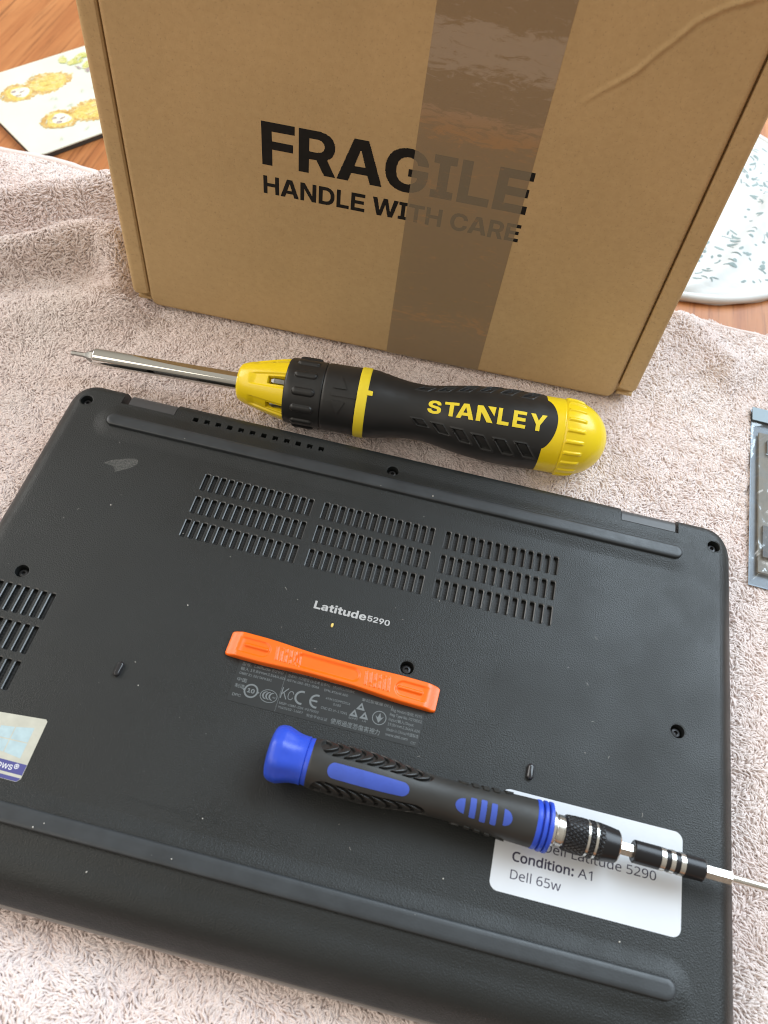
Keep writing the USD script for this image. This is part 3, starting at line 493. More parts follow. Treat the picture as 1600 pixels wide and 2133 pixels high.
# ---------------------------------------------------------------- yellow and black ratchet screwdriver on the towel
from scipy.interpolate import PchipInterpolator
def prof(pts): 
    a = np.array(pts, float); return PchipInterpolator(a[:, 0], a[:, 1], extrapolate=True)
wrapdeg = lambda d: (d + 180) % 360 - 180
def ratchet():
    k = (292.298 + .5) / (292.298 - 2.0); A = CAM + (np.array([-151.87, 122.28, 2.0]) - CAM) * k; RB = 18.0
    a = math.radians(4.15); u = [math.cos(a), math.sin(a), 0]; v = [-math.sin(a), math.cos(a), 0]
    T = Thing('screwdriver', 'large yellow and black ratchet screwdriver with chrome shaft lying on the towel', 'screwdriver', A - [0, 0, RB * k], [u, v, [0, 0, 1]])
    L = lambda m: (lambda q: trimesh.Trimesh(q[0] * k + [0, 0, RB * k], q[1], process=False))(meshkit.arrays(m)[:2])
    T.part('bit', L(lathe([(-11.6, .01), (-11.6, .95), (-11, 1.1), (-5.4, 1.15), (-4.4, 1.5), (-2.4, 2.75), (-.8, 3.2), (1, 3.25)], 6)), M_steel, smooth=25)
    T.part('shaft', L(lathe([(.9, 3.3), (-.1, 3.35), (-.2, 3.8), (.15, 4.1), (.5, 4.15), (72, 4.15)], 64)), M_chrome, smooth=35)
    # nose with bit windows
    R = prof([(70.6, 7.6), (71.0, 8.3), (72.5, 9.2), (78, 10.9), (84, 12.5), (90, 13.9), (95, 14.8)])
    def rf(s, ph):
        d = np.abs(wrapdeg((ph - 25)) % 60); d = np.minimum(d, 60 - d)
        fac = 1 - sm(d, 12, 16); r = R(s) - .9 * fac * sm(s, 76, 80)
        return r - 3.6 * (1 - sm(d, 7.6, 9.0)) * sm(s, 85.6, 86.6)
    nose = cat(rev(70.6, 95, rf, 110, 480), lathe([(70.6, 7.62), (70.3, 7.2), (70.2, 4.2)], 64))
    T.part('nose', L(nose), M_yel, smooth=35)
    for i in range(6):
        b = lathe([(87.3, .01), (87.3, 1.2), (88.6, 1.9), (96, 1.95)], 6); ph = math.radians(25 + 60 * i); b.apply_translation([0, -10.3 * math.sin(ph), 10.3 * math.cos(ph)])
        T.part('spare_bit', L(b), M_steel, smooth=20)
    # ribbed collar
    C = prof([(93.8, 14.2), (94.1, 14.9), (95, 15.3), (97, 15.55), (104, 15.65), (110.6, 15.7), (111.3, 15.6), (111.6, 15.2)])
    def rc(s, ph):
        d = wrapdeg(ph - 9.4) % 30; d = np.minimum(d, 30 - d) * .273; e = np.maximum(0, np.abs(s - 103.2) - 3.6); q = np.hypot(d, e)
        return C(s) + 1.15 * np.sqrt(np.clip(1 - (q / 1.75) ** 2, 0, 1)) ** .8
    T.part('collar', L(cat(rev(93.8, 111.7, rc, 110, 420), lathe([(93.8, 14.2), (93.6, 10)], 64))), M_grip, smooth=40)
    D = prof([(111.7, 15.3), (112.0, 15.7), (113, 15.8), (120, 15.9), (127.5, 16.05), (127.9, 15.9)])
    T.part('direction_ring', L(rev(111.7, 127.9, lambda s, p: D(s), 30, 160)), M_grip, smooth=40)
    arc = lambda ph: -(ph - 30) * math.pi / 180 * 16
    for q in ([(119.5, 1), (116.7, 24.4), (122.9, 24.4)], [(116.5, 45), (122.8, 45), (119.6, 67.5)], [(116.2, 30.5), (127.6, 30.5), (127.6, 36.8), (116.2, 36.8)]):
        T.part('arrow' if len(q) == 3 else 'arrow_bar', L(wrap(Polygon([(s, arc(p)) for s, p in q]).buffer(-.15).buffer(.15), D, 16, 30, -.3, .65)), M_grip, smooth=30)
    T.part('yellow_ring', L(lathe([(127.9, 15.5), (127.9, 16.35), (128.3, 16.6), (132.2, 16.6), (132.6, 16.3), (132.6, 15)], 96)), M_logo, smooth=40)
    G = prof([(132.5, 16.3), (135, 16.05), (140, 15.2), (146, 14.1), (152.4, 13.35), (158, 13.2), (163, 13.6), (170, 14.85), (181, 16.6), (190, 17.5), (198, 17.9), (207, 17.85), (215, 17.65), (224, 17.75)])
    T.part('ring_tab', L(wrap(rbox(131.8, arc(27.4), 134.9, arc(19.6), .4), G, 16, 30, -.2, .32)), M_logo, smooth=30)
    edge = lambda ph: 214.6 + 5.1 * np.maximum(0, np.cos(np.radians(np.clip((wrapdeg(ph - 22)) / 41 * 90, -90, 90)))) ** .65
    dia = []
    for pc, sg in ((71, 1), (-27, -1), (161, 1), (-117, -1)):
        for i in range(6):
            s0 = 153.4 + 9.85 * i; wd = [6, 7.5, 9.5, 10.5, 10.5, 10.5][i]; dia.append((s0, pc - (0 if i > 2 else (3 - i) * 3.5 * sg), wd, sg))
    def rg(s, ph):
        r = G(s)
        for s0, pc, wd, sg in dia:
            dp = wrapdeg(ph - pc) * sg; t = s - (s0 + 5.0 + dp * .245); e = np.maximum(np.abs(t) - 2.3, (np.abs(dp) - wd) * .29)
            r = r - 1.05 * (1 - sm(e, -.4, .05)) + .38 * np.exp(-((e - .38) / .32) ** 2)
        return r
    T.part('grip', L(rev(132.6, edge, rg, 260, 560)), M_grip, smooth=40)
    T.part('grip_sleeve', L(rev(lambda p: edge(p) - .1, 223.7, lambda s, p: G(s) - .05 - .35 * sm(s, 223.2, 223.7), 20, 240)), M_yel, smooth=40)
    def rk(s, ph):
        t = np.clip((s - 226) / 20.2, 0, 1); r = 17.85 * np.sqrt(np.maximum(0, 1 - t ** 2.1)) - .4 * (1 - sm(s, 223.6, 224.3))
        d = wrapdeg(ph - 11.5) % 17.143; d = np.minimum(d, 17.143 - d) * .31
        return r + .62 * (1 - sm(d, .5, .95)) * sm(s, 224.4, 225.0) * (1 - sm(s, 232.0, 233.4))
    t = np.concatenate([np.linspace(223.6, 238, 70), 226 + 20.2 * np.sin(np.linspace(math.asin(12 / 20.2), math.pi / 2, 26))[1:]])
    ph = np.linspace(-180, 180, 420, endpoint=False); S, PH = np.meshgrid(t, ph, indexing='ij'); Rr = rk(S, PH); A2 = np.radians(PH)
    T.part('end_cap', L(grid(np.stack([S, -Rr * np.sin(A2), Rr * np.cos(A2)], -1), closed=True, flip=True)), M_yel, smooth=40)
    h = 7.35; lt = []
    for ch, x0, x1 in (('S', 160.6, 166.8), ('T', 168.2, 174.6), ('A', 173.9, 181.8), ('L', 192.5, 197.7), ('E', 199.4, 205.3), ('Y', 207.2, 214.6)):
        lt.append(text(ch, 800, 110, width=x1 - x0, height=h, at=(x0, -h / 2)))
    lt.append(affinity.translate(unary_union([Polygon([(0, 0), (2.0, 0), (2.0, 4.3), (5.0, 0), (7.7, 0), (2.5, h), (0, h)])]), 182.9, -h / 2)); lt.append(affinity.translate(Polygon([(4.6, h), (8.4, h), (8.0, 3.1)]), 182.9, -h / 2))
    T.part('brand_lettering', L(cat([wrap(g, G, 17.0, 25.7, -.3, .2, .9) for g in lt])), M_logo, smooth=30, label='raised yellow brand lettering on the black grip')
ratchet()

# ---------------------------------------------------------------- blue and black precision driver on the laptop
def precision():
    A = np.array([-11.58, -38.66, 9.8]); a = math.radians(-.83); sl = -.009; u = np.array([math.cos(a), math.sin(a), sl]); u /= np.linalg.norm(u)
    w = np.array([0, 0, 1.0]) - u * u[2]; w /= np.linalg.norm(w); y = np.cross(w, u)
    T = Thing('screwdriver', 'small blue and black precision screwdriver with bit adapter lying across the laptop', 'screwdriver', A - w * 9.8, [u, y, w])
    L = lambda m: (lambda q: trimesh.Trimesh(q[0] + [0, 0, 9.8], q[1], process=False))(meshkit.arrays(m)[:2])
    Cp = prof([(-2.6, 7.4), (-2.3, 8.4), (-1.4, 9.3), (.2, 9.8), (1.6, 9.85), (3.0, 9.5), (5, 8.85), (7, 8.42), (9, 8.28), (10.2, 8.35)])
    flute = lambda s, p: Cp(s) + .16 * np.cos(np.radians(p * 9 + 40)) * np.exp(-((s - 3) / 5.0) ** 2)
    T.part('swivel_cap', L(cat(rev(-2.6, 10.2, flute, 70, 300), lathe([(-2.9, .01), (-2.9, 5.8), (-2.82, 6.7), (-2.6, 7.4)], 64), lathe([(10.2, 8.35), (10.35, 8.1), (10.35, 6)], 64))), M_bluec, smooth=45)
    T.part('cap_ring', L(lathe([(10.3, 7.7), (10.6, 8.0), (11.9, 8.15), (12.3, 8.1)], 96)), M_bluec, smooth=40)
    R = prof([(12.0, 8.15), (12.6, 8.45), (20, 8.85), (30, 8.95), (38, 8.55), (46, 7.65), (54, 6.9), (60, 6.75), (70, 7.15), (80, 7.65), (91.6, 8.0)])
    cen = (18.5 - 62, 18.5 + 62, 18.5 + 180 - 62, 18.5 - 180 + 62)
    def zone(s, ph, c): 
        d = wrapdeg(ph - c); e = np.hypot(np.maximum(0, np.abs(s - 34.5) - 15.5) / 4.8, np.abs(d) / (31 - .12 * (s - 34))); return d, e
    def rb(s, ph):
        r = R(s)
        for c in cen:
            d, e = zone(s, ph, c); r = r - 1.25 * (1 - sm(e, .9, 1.0))
        return r
    T.part('handle', L(rev(12.1, 91.6, rb, 330, 480)), M_grip2, smooth=40)
    for c in cen[:3]:
        for i in range(9):
            s0 = 16.6 + 4.12 * i; dd = np.linspace(-27, 27, 19); Wd = 31 * np.sqrt(np.clip(1 - (np.maximum(0, abs(s0 + 1.2 - 34.5) - 13.5) / 7.2) ** 2, .08, 1)) * .86; dd = dd / 27 * Wd
            f = np.sqrt(np.clip(1 - (dd / Wd) ** 2, 0, 1)); bow = 3.4 * (1 - (dd / Wd) ** 2)
            lo, hi = s0 - 1.7 + bow * .9, s0 - 1.5 + bow * .9 + 2.5 * f ** .8; P = []
            for h, ins in ((-1.6, 0), (-.42, 0), (-.12, .25), (-.02, .6)):
                P.append([(a_, p_, h) for a_, p_ in zip(np.minimum(lo + ins, (lo + hi) / 2), c + dd)] + [(a_, p_, h) for a_, p_ in zip(np.maximum(hi - ins, (lo + hi) / 2)[::-1], (c + dd)[::-1])])
            P = np.array(P); n2 = P.shape[1] // 2; P = np.concatenate([P, [np.concatenate([(P[-1, :n2] + P[-1, n2:][::-1]) / 2, ((P[-1, :n2] + P[-1, n2:][::-1]) / 2)[::-1]])]])
            rr = R(P[..., 0]) + P[..., 2]; ph = np.radians(P[..., 1]); T.part('grip_fin', L(orient(grid(np.stack([P[..., 0], -rr * np.sin(ph), rr * np.cos(ph)], -1), closed=True))), M_fin, smooth=35)
    c = 18.5; arc = lambda ph, r=8.4: -(ph - c) * math.pi / 180 * r
    T.part('blue_pad', L(wrap(stadium(33.1, 0, 28.6, 5.0, n=10), R, 8.4, c, -.3, .12, .8)), M_blues, smooth=30)
    r7 = 7.2
    for ci, m_, nm in ((18.5, M_blues, 'finger_pad'), (18.5 - 90, M_grip2, 'finger_rib'), (18.5 + 90, M_grip2, 'finger_rib')):
        hp = lambda ph: -(ph) * math.pi / 180 * r7
        sh = [Point(66.6, 0).buffer(1, 16)] 
        D1 = affinity.scale(Point(66.8, 0).buffer(1, 16), 3.2, 2.55).intersection(sbox(60, -3, 66.8, 3)); D2 = affinity.scale(Point(80.2, 0).buffer(1, 16), 2.9, 2.55).intersection(sbox(80.2, -3, 84, 3))
        bars = [rbox(69.6 - 1.05, -3.25, 69.6 + 1.05, 3.4, .35), rbox(73.2 - 1.0, -3.6, 73.2 + 1.0, 3.6, .35), rbox(76.8 - 1.0, -3.4, 76.8 + 1.0, 3.3, .35)]
        for g in [D1] + bars + [D2]:
            g = affinity.skew(g, xs=-4, origin=(73, 0)); T.part(nm, L(wrap(g, R, r7, ci, -.3, .1 if m_ is M_blues else .5, .7)), m_, smooth=30)
    T.part('flange', L(lathe([(91.5, 7.5), (91.5, 8.05), (91.9, 8.2), (92.9, 8.25), (93.2, 8.0), (93.2, 7.1), (93.9, 7.1), (93.9, 8.1), (94.2, 8.4), (95.0, 8.4), (95.2, 8.1), (95.2, 7.2), (95.8, 7.2), (95.8, 8.2), (96.1, 8.5), (97.0, 8.45), (97.3, 7.6), (97.5, 7.2), (97.5, 3)], 96)), M_bluec, smooth=35)
    T.part('nickel_collar', L(lathe([(97.4, 5.9), (98.6, 5.9), (98.9, 5.6), (98.9, 5.0), (99.6, 4.95), (99.6, 5.25), (101.4, 5.25), (101.6, 4.9), (102.6, 4.9)], 72)), M_nickel, smooth=30)
    Kn = prof([(102.0, 5.3), (102.3, 5.75), (103, 5.95), (109.4, 6.2)])
    def knurl(s, ph, r0, amp=.3):
        q = 24; a1 = np.abs(((ph / 360 * q + s / 2.2) % 1) - .5) * 2; b1 = np.abs(((ph / 360 * q - s / 2.2) % 1) - .5) * 2
        return r0 - amp * (1 - sm(np.minimum(a1, b1), .0, .45))
    T.part('chuck', L(cat(lathe([(102, 3), (102.0, 5.3)], 64), rev(102.0, 109.4, lambda s, p: knurl(s, p, Kn(s)), 90, 480))), M_anod, smooth=40)
    T.part('chuck_band', L(lathe([(109.4, 5.9), (109.5, 6.1), (110.3, 6.1), (110.4, 5.9)], 72)), M_nickel, smooth=30)
    T.part('chuck', L(rev(110.4, 112.2, lambda s, p: knurl(s, p, 6.25 + 0 * s), 24, 480)), M_anod, smooth=40)
    T.part('chuck_band', L(lathe([(112.2, 5.9), (112.3, 6.1), (113.1, 6.1), (113.2, 5.9)], 72)), M_nickel, smooth=30)
    Kt = prof([(113.2, 6.2), (115.5, 6.05), (118, 5.75), (120.6, 5.4)])
    T.part('chuck_nose', L(rev(113.2, 120.6, lambda s, p: knurl(s, p, Kt(s), .3 * 1.0) * (1 - sm(s, 114.2, 115.6)) + Kt(s) * sm(s, 114.2, 115.6), 80, 480)), M_anod, smooth=40)
    T.part('nose_rim', L(lathe([(120.6, 5.4), (121.1, 5.0), (121.15, 2.2)], 72)), M_nickel, smooth=20)
    hexa = lambda s0, s1, r, ch=.3: (lambda m: (m.apply_transform(trimesh.transformations.rotation_matrix(.35, [1, 0, 0])), m)[1])(lathe([(s0, .01), (s0, r - ch), (s0 + ch, r), (s1 - ch, r), (s1, r - ch), (s1, .01)], 6))
    T.part('hex_shank', L(hexa(118, 128, 2.35)), M_nickel, smooth=15)
    T.part('bit_adapter', L(lathe([(128.2, 2.3), (126.5, 2.3), (126.4, 3.4), (126.75, 3.8), (135.3, 3.82), (135.35, 3.6)], 72)), M_anod, smooth=30)
    for s0, s1 in ((135.35, 137.1), (138.7, 140.3), (142.0, 143.8)): T.part('adapter_band', L(lathe([(s0, 3.5), (s0 + .05, 3.84), (s1 - .05, 3.84), (s1, 3.5)], 72)), M_nickel, smooth=30)
    for s0, s1 in ((137.1, 138.7), (140.3, 142.0)): T.part('adapter_groove', L(lathe([(s0, 3.5), (s0 + .1, 3.62), (s1 - .1, 3.62), (s1, 3.5)], 72)), M_anod, smooth=30)
    T.part('bit_adapter', L(lathe([(143.8, 3.5), (143.85, 3.82), (150.4, 3.82), (150.8, 3.5), (150.8, 1.5)], 72)), M_anod, smooth=30)
    T.part('hex_bit', L(hexa(149, 160.6, 2.35, .5)), M_nickel, smooth=15)
    T.part('bit_shaft', L(lathe([(159.5, 1.4), (196, 1.4), (198, 1.1), (205, .7), (205, .01)], 32)), M_nickel, smooth=30)
precision()

# ---------------------------------------------------------------- orange plastic pry tool
def pry():
    a = math.radians(-1.6); T = Thing('pry_tool', 'flat orange plastic pry tool lying on the laptop above the regulatory label', 'pry tool', (-1.5, -1.15, .05), [[math.cos(a), math.sin(a), 0], [-math.sin(a), math.cos(a), 0], [0, 0, 1]])
    xs = np.concatenate([np.linspace(-41.8, -40.8, 6)[:-1], np.linspace(-40.8, 40.8, 330), np.linspace(40.8, 41.8, 6)[1:]]); vs = np.sin(np.linspace(-math.pi / 2, math.pi / 2, 70))
    X, V = np.meshgrid(xs, vs, indexing='ij'); AX = np.abs(X)
    Wd = 4.25 + .95 * sm(AX, 6, 30); Wd = Wd - .9 * (1 - np.sqrt(np.clip(1 - (np.maximum(0, AX - 40.0) / 1.85) ** 2, 0, 1)))
    Y = V * Wd
    T0 = 3.3 - .25 * sm(AX, 20, 36) - 2.0 * sm(AX, 36.6, 42.2) + .25 * np.exp(-((X - 38) / 1.5) ** 2) * 0
    cap = lambda x0, x1, hw: np.hypot(np.maximum(0, np.abs(X - (x0 + x1) / 2) - ((x1 - x0) / 2 - hw)), Y) - hw
    Z = T0 - .75 * (1 - sm(cap(-15.0, 11.2, 3.0), -1.2, .2))
    for sg, xa in ((-1, -1), (1, 1)):
        px = X * sg; 
        pock = np.maximum(np.hypot(np.minimum(0, px - 28.0), Y) - 3.2, np.abs(Y) - 3.4); inp = (px > 22) * 1.0
        Z = Z - .55 * (1 - sm(pock, -.7, .1)) * inp * (1 - sm(px, 35.2, 38.5))
        bar = np.hypot(np.maximum(0, np.abs(px - 30.6) - 4.2), Y - .2) - .85; Z = Z + .85 * (1 - sm(bar, -.6, .15)) * inp
        for i in range(6):
            x0 = 20.6 - 1.8 * (5 - i) + 1.6; t = px - x0 + .16 * Y * sg; brk = np.abs(Y * sg - (-2.0 + 1.33 * (i - 1)) * sg)
            ln = np.maximum(np.abs(t) - .3, np.abs(Y) - 2.75); ln = np.maximum(ln, .45 - brk) if 0 < i < 5 else ln
            Z = Z + .42 * (1 - sm(ln, -.25, .2))
    Z = Z - 1.0 * (1 - np.sqrt(np.clip(1 - (np.maximum(0, np.abs(V) - .86) / .14) ** 2, 0, 1)))
    top = np.stack([X, Y, Z], -1); rim = np.concatenate([top[:, 0], top[-1, 1:], top[-2::-1, -1], top[0, -2:0:-1]]); lo = rim.copy(); lo[:, 2] = .3; lo2 = rim.copy(); lo2[:, 2] = 0; lo2[:, :2] *= .985
    T.part('blade', orient(cat(grid(top), grid(np.stack([rim, lo, lo2]), closed=True))), M_orange, smooth=50)
pry()

# ---------------------------------------------------------------- picture coaster at the back left
def coaster():
    e1 = np.array([math.cos(math.radians(54)), math.sin(math.radians(54)), 0]); e2 = np.array([-e1[1], e1[0], 0])
    T = Thing('coaster', 'cream picture coaster with two orange furry animals on dark wood table', 'coaster', (-268.6, 284.3, ZT), [e1, e2, [0, 0, 1]])
    g = rbox(0, 0, 97, 97, 8, 8); T.part('backing', loft(g, [(-.6, .05), (-.2, .3), (-.2, 3.1)]), plain('coaster_edge', (.045, .042, .038), .6, var=.2, vscale=200), smooth=40)
    T.part('face', loft(g, [(0, 3.1), (0, 3.75), (-.3, 4.0)]), plain('coaster_face', (.66, .68, .58), .32, var=.04, vscale=40), smooth=30)
    def wash(name, c1, c2, sc=90):
        return mat(name, {'g': ('texture_coordinate', {}), 'n': ('noise_texture', {'scale': sc, 'detail': 5, 'roughness': .65, 'distortion': 1.5}), 'n2': ('noise_texture', {'scale': sc * 2.6, 'detail': 4, 'roughness': .7, 'distortion': 2.0}), 'a': ('rgb_ramp', {'ramp': [(.36, (.1, .1, .1)), (.56, (.9, .9, .9))]}), 't': ('transparent_bsdf', {}), 'x': ('mix_closure', {}), 'r': ('rgb_ramp', {'ramp': [(.3, c1), (.5, c2), (.68, (.80, .72, .42))]}), 'p': ('principled_bsdf', {'roughness': .35})},
            [('g.object', 'n.vector'), ('g.object', 'n2.vector'), ('n.fac', 'r.fac'), ('r.color', 'p.base_color'), ('n2.fac', 'a.fac'), ('a.color', 'x.fac'), ('t.BSDF', 'x.closure1'), ('p.BSDF', 'x.closure2')], surface='x.closure')
    W1, W2, W3 = wash('wash_orange', (.50, .22, .05), (.70, .45, .14), 200), wash('wash_yellow', (.74, .48, .08), (.78, .66, .20), 160), wash('wash_green', (.50, .50, .08), (.68, .66, .24), 150)
    W4 = wash('wash_violet', (.26, .18, .22), (.42, .32, .34), 300); W5 = plain('wash_cream', (.80, .76, .62), .35, var=.06, vscale=200)
    r = np.random.default_rng(3)
    def blob(cx, cy, rx, ry, ang, fur=.055, n=110):
        a_ = np.linspace(0, 2 * np.pi, n, endpoint=False); q = 1 + fur * r.normal(0, 1, n) + .08 * np.sin(3 * a_ + r.uniform(0, 6)); g_ = Polygon(np.c_[rx * q * np.cos(a_), ry * q * np.sin(a_)]).buffer(0)
        return affinity.translate(affinity.rotate(g_, ang, origin=(0, 0)), cx, cy)
    z = [4.02]
    def paint(name, g_, m_): T.part(name, extr(g_.intersection(sbox(1, 1, 96, 96)), .02, z[0]), m_, smooth=False); z[0] += .025
    for (hx, hy, bx_, by, ba) in ((24, 68, 46, 69, 5), (31, 27, 53, 25, -6)):
        paint('animal_body', blob(bx_, by, 16.5, 11.5, ba), W1); paint('animal_body', blob(bx_ + 1, by - .5, 13.2, 8.6, ba, .06), W2)
        paint('animal_body', unary_union([affinity.rotate(sbox(bx_ - 6, by + o, bx_ + 8, by + o + .7), 8 * i - 10, origin=(bx_, by)) for i, o in enumerate((5.5, 2.5, -3))]), W1)
        paint('animal_head', blob(hx, hy, 11.0, 10.2, 0), W1); paint('animal_head', blob(hx + .6, hy - .2, 8.6, 7.8, 0, .05), W2); paint('animal_head', blob(hx + 2.2, hy, 6.0, 5.6, 0, .04), W5)
        paint('animal_eye', unary_union([blob(hx - 1.5, hy + 2.6, 2.0, 1.3, 15, .1), blob(hx - .8, hy - 2.8, 2.0, 1.3, -10, .1), blob(hx + 3, hy, 2.4, .8, 15, .15)]), W4)
    for (cx, cy, s_) in ((74, 82, 5), (80, 74, 5), (68, 88, 4), (82, 86, 4.5), (84, 64, 4)): paint('leaf', blob(cx, cy, s_ * 1.2, s_ * .7, r.uniform(0, 180), .08), W3)
    paint('leaf', unary_union([blob(76, 68, 3, 1.6, 40, .15), blob(88, 78, 3, 2, 10, .2), blob(72, 74, 2.6, 1, 100, .2)]), W4)
    paint('brush_fleck', unary_union([blob(r.uniform(6, 92), r.uniform(6, 92), 2.2, .35, r.uniform(20, 60), .2, 30) for i in range(22)]), plain('wash_fleck', (.58, .58, .46), .4))
coaster()

# ---------------------------------------------------------------- white round leaf-print mat at the back right
def round_mat():
    cx, cy, R = 131.0, 389.0, 103.5
    T = Thing('round_mat', 'round white padded cloth mat with grey leaf print behind the box', 'mat', (cx, cy, ZT))
    RP = np.array([(192, 400), (189.4, 382), (179.4, 358.5), (163.7, 320), (150, 301), (138.5, 291)]) - [cx, cy]
    def hz(x, y):
        r = np.hypot(x, y); d, s = dist_poly(x, y, RP); z = 2.8 + 1.6 * (1 - (r / R) ** 2) + 4.5 * np.exp(-(d / 5) ** 2) + 1.6 * np.exp(-((d - 10) / 5) ** 2) * (s > 0)
        z = z + 1.4 * (meshkit.fbm(np.stack([x / 16, y / 16, 0 * x], -1), 3, 9) - .5)
        t = np.clip((r - (R - 9)) / 9, 0, 1); return np.where(r > R - 9, z * (1 - t) + (.8 + 3.4 * np.sqrt(np.clip(1 - (2 * t - 1) ** 2, 0, 1))) * t ** .6 * np.where(t > .5, 1, 1), z)
    rr = np.concatenate([np.linspace(0.2, R - 9, 70), np.linspace(R - 9, R, 22)[1:]]); ph = np.linspace(0, 2 * np.pi, 300, endpoint=False); RR, PH = np.meshgrid(rr, ph, indexing='ij')
    wob = 1 + .004 * np.sin(PH * 23) * (RR > R - 8); X, Y = RR * wob * np.cos(PH), RR * wob * np.sin(PH); Z = hz(X, Y); Z[-1] = .1
    T.part('cloth', grid(np.stack([X, Y, Z], -1), closed=True), plain('mat_cloth', (.66, .67, .66), .85, var=.03, vscale=80, bump=.2, bscale=600), smooth=True)
    pr_ = trimesh.creation.torus(R - 1.6, 2.7, major_sections=180, minor_sections=14); pr_.apply_translation([0, 0, 2.7])
    T.part('piping', pr_, plain('mat_piping', (.72, .73, .72), .8, bump=.15, bscale=700), smooth=True)
    M_leaf = plain('leaf_print', (.27, .34, .34), .8, var=.2, vscale=120); r = np.random.default_rng(12)
    for i in range(170):
        a_, q = r.uniform(-1.6, 1.0), R * r.uniform(.45, .9); x, y = q * math.cos(a_), q * math.sin(a_)
        g = affinity.scale(Point(0, 0).buffer(1, 8), r.uniform(.9, 3.4), r.uniform(.4, 1.4)); g = g.difference(affinity.translate(g, 0, r.uniform(.3, 1.2))) if r.random() < .35 else g
        if g.is_empty or g.area < .2: continue
        g = affinity.translate(affinity.rotate(g, r.uniform(0, 180)), x, y); m = extr(g, .05); v, f = trimesh.remesh.subdivide_to_size(np.array(m.vertices), np.array(m.faces), 1.2)
        v[:, 2] += hz(v[:, 0], v[:, 1]) + .12; T.part('leaf_print', trimesh.Trimesh(v, f, process=False), M_leaf, smooth=False)
round_mat()

# ---------------------------------------------------------------- antistatic bag at the right edge
def bag():
    T = Thing('antistatic_bag', 'shiny grey antistatic bag with a circuit board inside, lying on the towel', 'bag', (171, 96, -20.4), [[.9993, -.036, 0], [.036, .9993, 0], [0, 0, 1]])
    xs, ys = np.linspace(0, 72, 100), np.linspace(0, 110, 150); X, Y = np.meshgrid(xs, ys, indexing='ij')
    e = np.minimum.reduce([X / 7, (72 - X) / 7, Y / 10, (100 - Y) / 9]); puff = sm(e, 0, 1) * (Y < 100); q = np.stack([X / 9, Y / 14, 0 * X], -1)
    cr = np.abs(meshkit.noise(q, 3) - .5) * 2 + .8 * np.abs(meshkit.noise(q * 2.3, 5) - .5)
    cr = cr + 1.2 * (.5 - np.abs(meshkit.noise(np.stack([X / 5 + Y / 22, Y / 7 - X / 15, 0 * X], -1), 13) - .5)) ** 2
    Z = 1.2 + 4.4 * puff + 2.3 * (cr - .45) * sm(e, -.05, .4) * (1.3 - sm(e, .8, 2))
    M_film = mat('static_film', {'p': ('principled_bsdf', {'base_color': (.44, .46, .47), 'metallic': .8, 'roughness': .2}), 't': ('transparent_bsdf', {'color': (.86, .88, .90)}), 'm': ('mix_closure', {'fac': .27})}, [('t.BSDF', 'm.closure1'), ('p.BSDF', 'm.closure2')], surface='m.closure')
    T.part('film', grid(np.stack([X, Y, Z], -1)), M_film, smooth=True)
    T.part('film_back', grid(np.stack([X, Y, 0 * X + .2], -1), flip=True), plain('film_grey', (.16, .18, .20), .35, metal=.5), smooth=True)
    s = trimesh.creation.box([72, 9, .5]); s.apply_translation([36, 105.5, 2.1]); T.part('seal_strip', s, plain('seal_grey', (.20, .25, .28), .5, metal=.2), smooth=False)
    b = trimesh.creation.box([66, 86, 1.4]); b.apply_translation([36.5, 50, 1.6]); T.part('circuit_board', b, plain('board_tan', (.30, .275, .23), .5), smooth=False)
    for x, y, w_, h_ in ((8, 24, 6, 18), (16, 15, 8, 8), (11, 83, 8, 9), (40, 40, 14, 14)):
        c = trimesh.creation.box([w_, h_, 1.4]); c.apply_translation([x, y, 3.0]); T.part('chip', c, M_gloss, smooth=False)
bag()

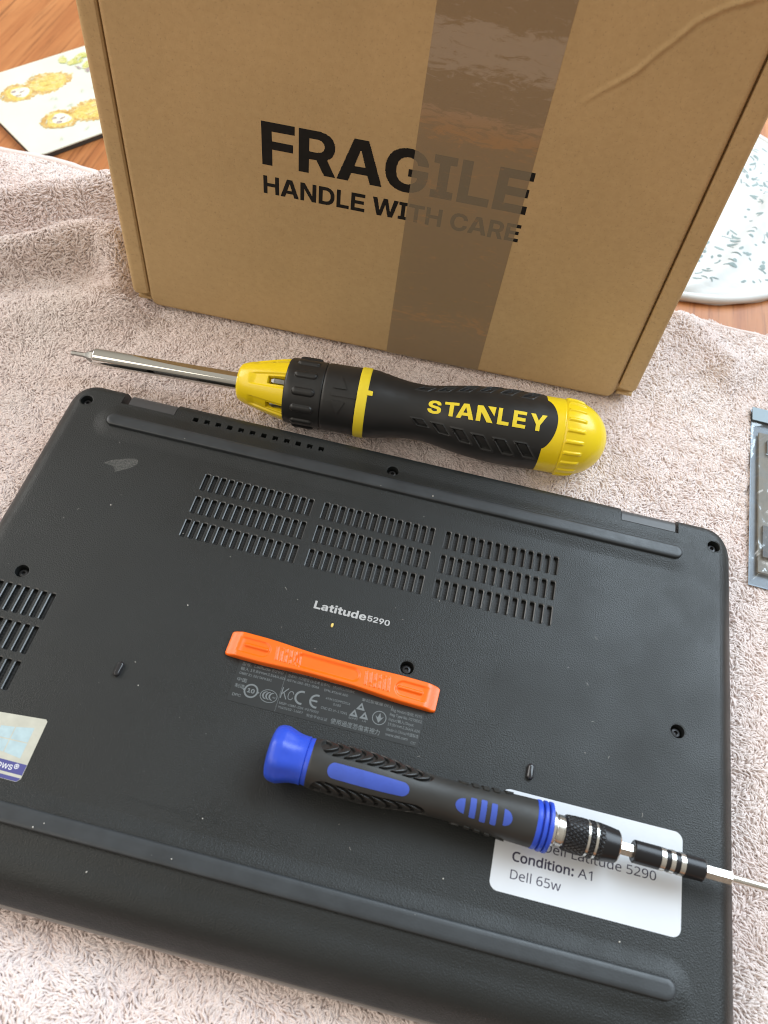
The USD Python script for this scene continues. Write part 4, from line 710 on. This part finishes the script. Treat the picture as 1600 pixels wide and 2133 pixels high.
# ---------------------------------------------------------------- crumb and dust on the laptop
def dust():
    q = rng; c = trimesh.creation.icosphere(2); c.vertices *= np.array([.55, .95, .35]) * (1 + .25 * (meshkit.noise(c.vertices * 2, 1)[:, None] - .5)); put_at = (-6.6, 17.6, .3)
    T = Thing('crumb', 'tiny yellow crumb below the model name on the laptop', 'crumb', (-6.6, 17.6, 0)); c.apply_translation([0, 0, .3]); T.part('flake', c, M_crumb, smooth=True)
    pts = [(-112.1, 47.1, .42), (-128.1, 36, .25), (-64.4, 11.1, .45), (-75, -16.4, .26), (-70.4, -24.8, .42), (-55.4, 36.6, .3), (20.5, 87.8, .5), (-100, -79, .35), (-84, -80.5, .4), (-81, -78.5, .3), (-62, -89, .35), (-36, -79, .35), (-31, -64, .3), (54, -63, .28), (33, 39.5, .3), (115, -68, .3), (-94, 87.5, .25), (-23, 25, .2), (-3, 87, .25), (-78, 42, .25), (98, -8, .22), (60, 20, .2)]
    for i in range(110): pts.append((q.uniform(-150, 140), q.uniform(-80, 95), abs(q.normal(0, .05)) + .05))
    for i in range(60): pts.append((q.uniform(-140, 130), q.choice([-81.9, -74.8, 86.2, 92.7]) + q.normal(0, .25), abs(q.normal(0, .05)) + .05))
    ms = []
    for x, y, r in pts:
        r = r * .8
        s = trimesh.creation.icosphere(1); s.vertices *= np.array([r * q.uniform(.6, 1), r * q.uniform(.7, 1.3), r * .6]); fz = 2.75 if abs(y - 89.4) < 2.8 or abs(y + 78.3) < 3 else 0; s.apply_transform(trimesh.transformations.rotation_matrix(q.uniform(0, 3), [0, 0, 1])); s.apply_translation([x, y, fz + r * .4]); ms.append(s)
    for i in range(16):
        x, y, a0, L, c = q.uniform(-140, 130), q.uniform(-70, 85), q.uniform(0, 6.3), q.uniform(.8, 2.2), q.normal(0, 1.2); t = np.linspace(0, 1, 6)
        an = a0 + c * t; c3 = np.stack([x + np.cumsum(np.cos(an)) * L / 6, y + np.cumsum(np.sin(an)) * L / 6, .08 + .1 * np.sin(t * 3)], 1); aa = np.linspace(0, 2 * np.pi, 4, endpoint=False)
        sd = np.stack([-np.sin(an), np.cos(an), 0 * an], 1); Pp = c3[:, None] + .045 * (np.cos(aa)[None, :, None] * sd[:, None] + np.sin(aa)[None, :, None] * np.array([0, 0, 1.0])); ms.append(trimesh.Trimesh(*meshkit.arrays(grid(Pp, closed=True))[:2], process=False))
    m = cat(ms); v, f, _ = meshkit.arrays(m); put('/World/dust', (W(v) * 1000, f), M_dust, True); p = stage.GetPrimAtPath('/World/dust')
    p.SetCustomDataByKey('label', 'pale dust specks scattered over the black laptop'); p.SetCustomDataByKey('category', 'dust'); p.SetCustomDataByKey('kind', 'stuff')
dust()
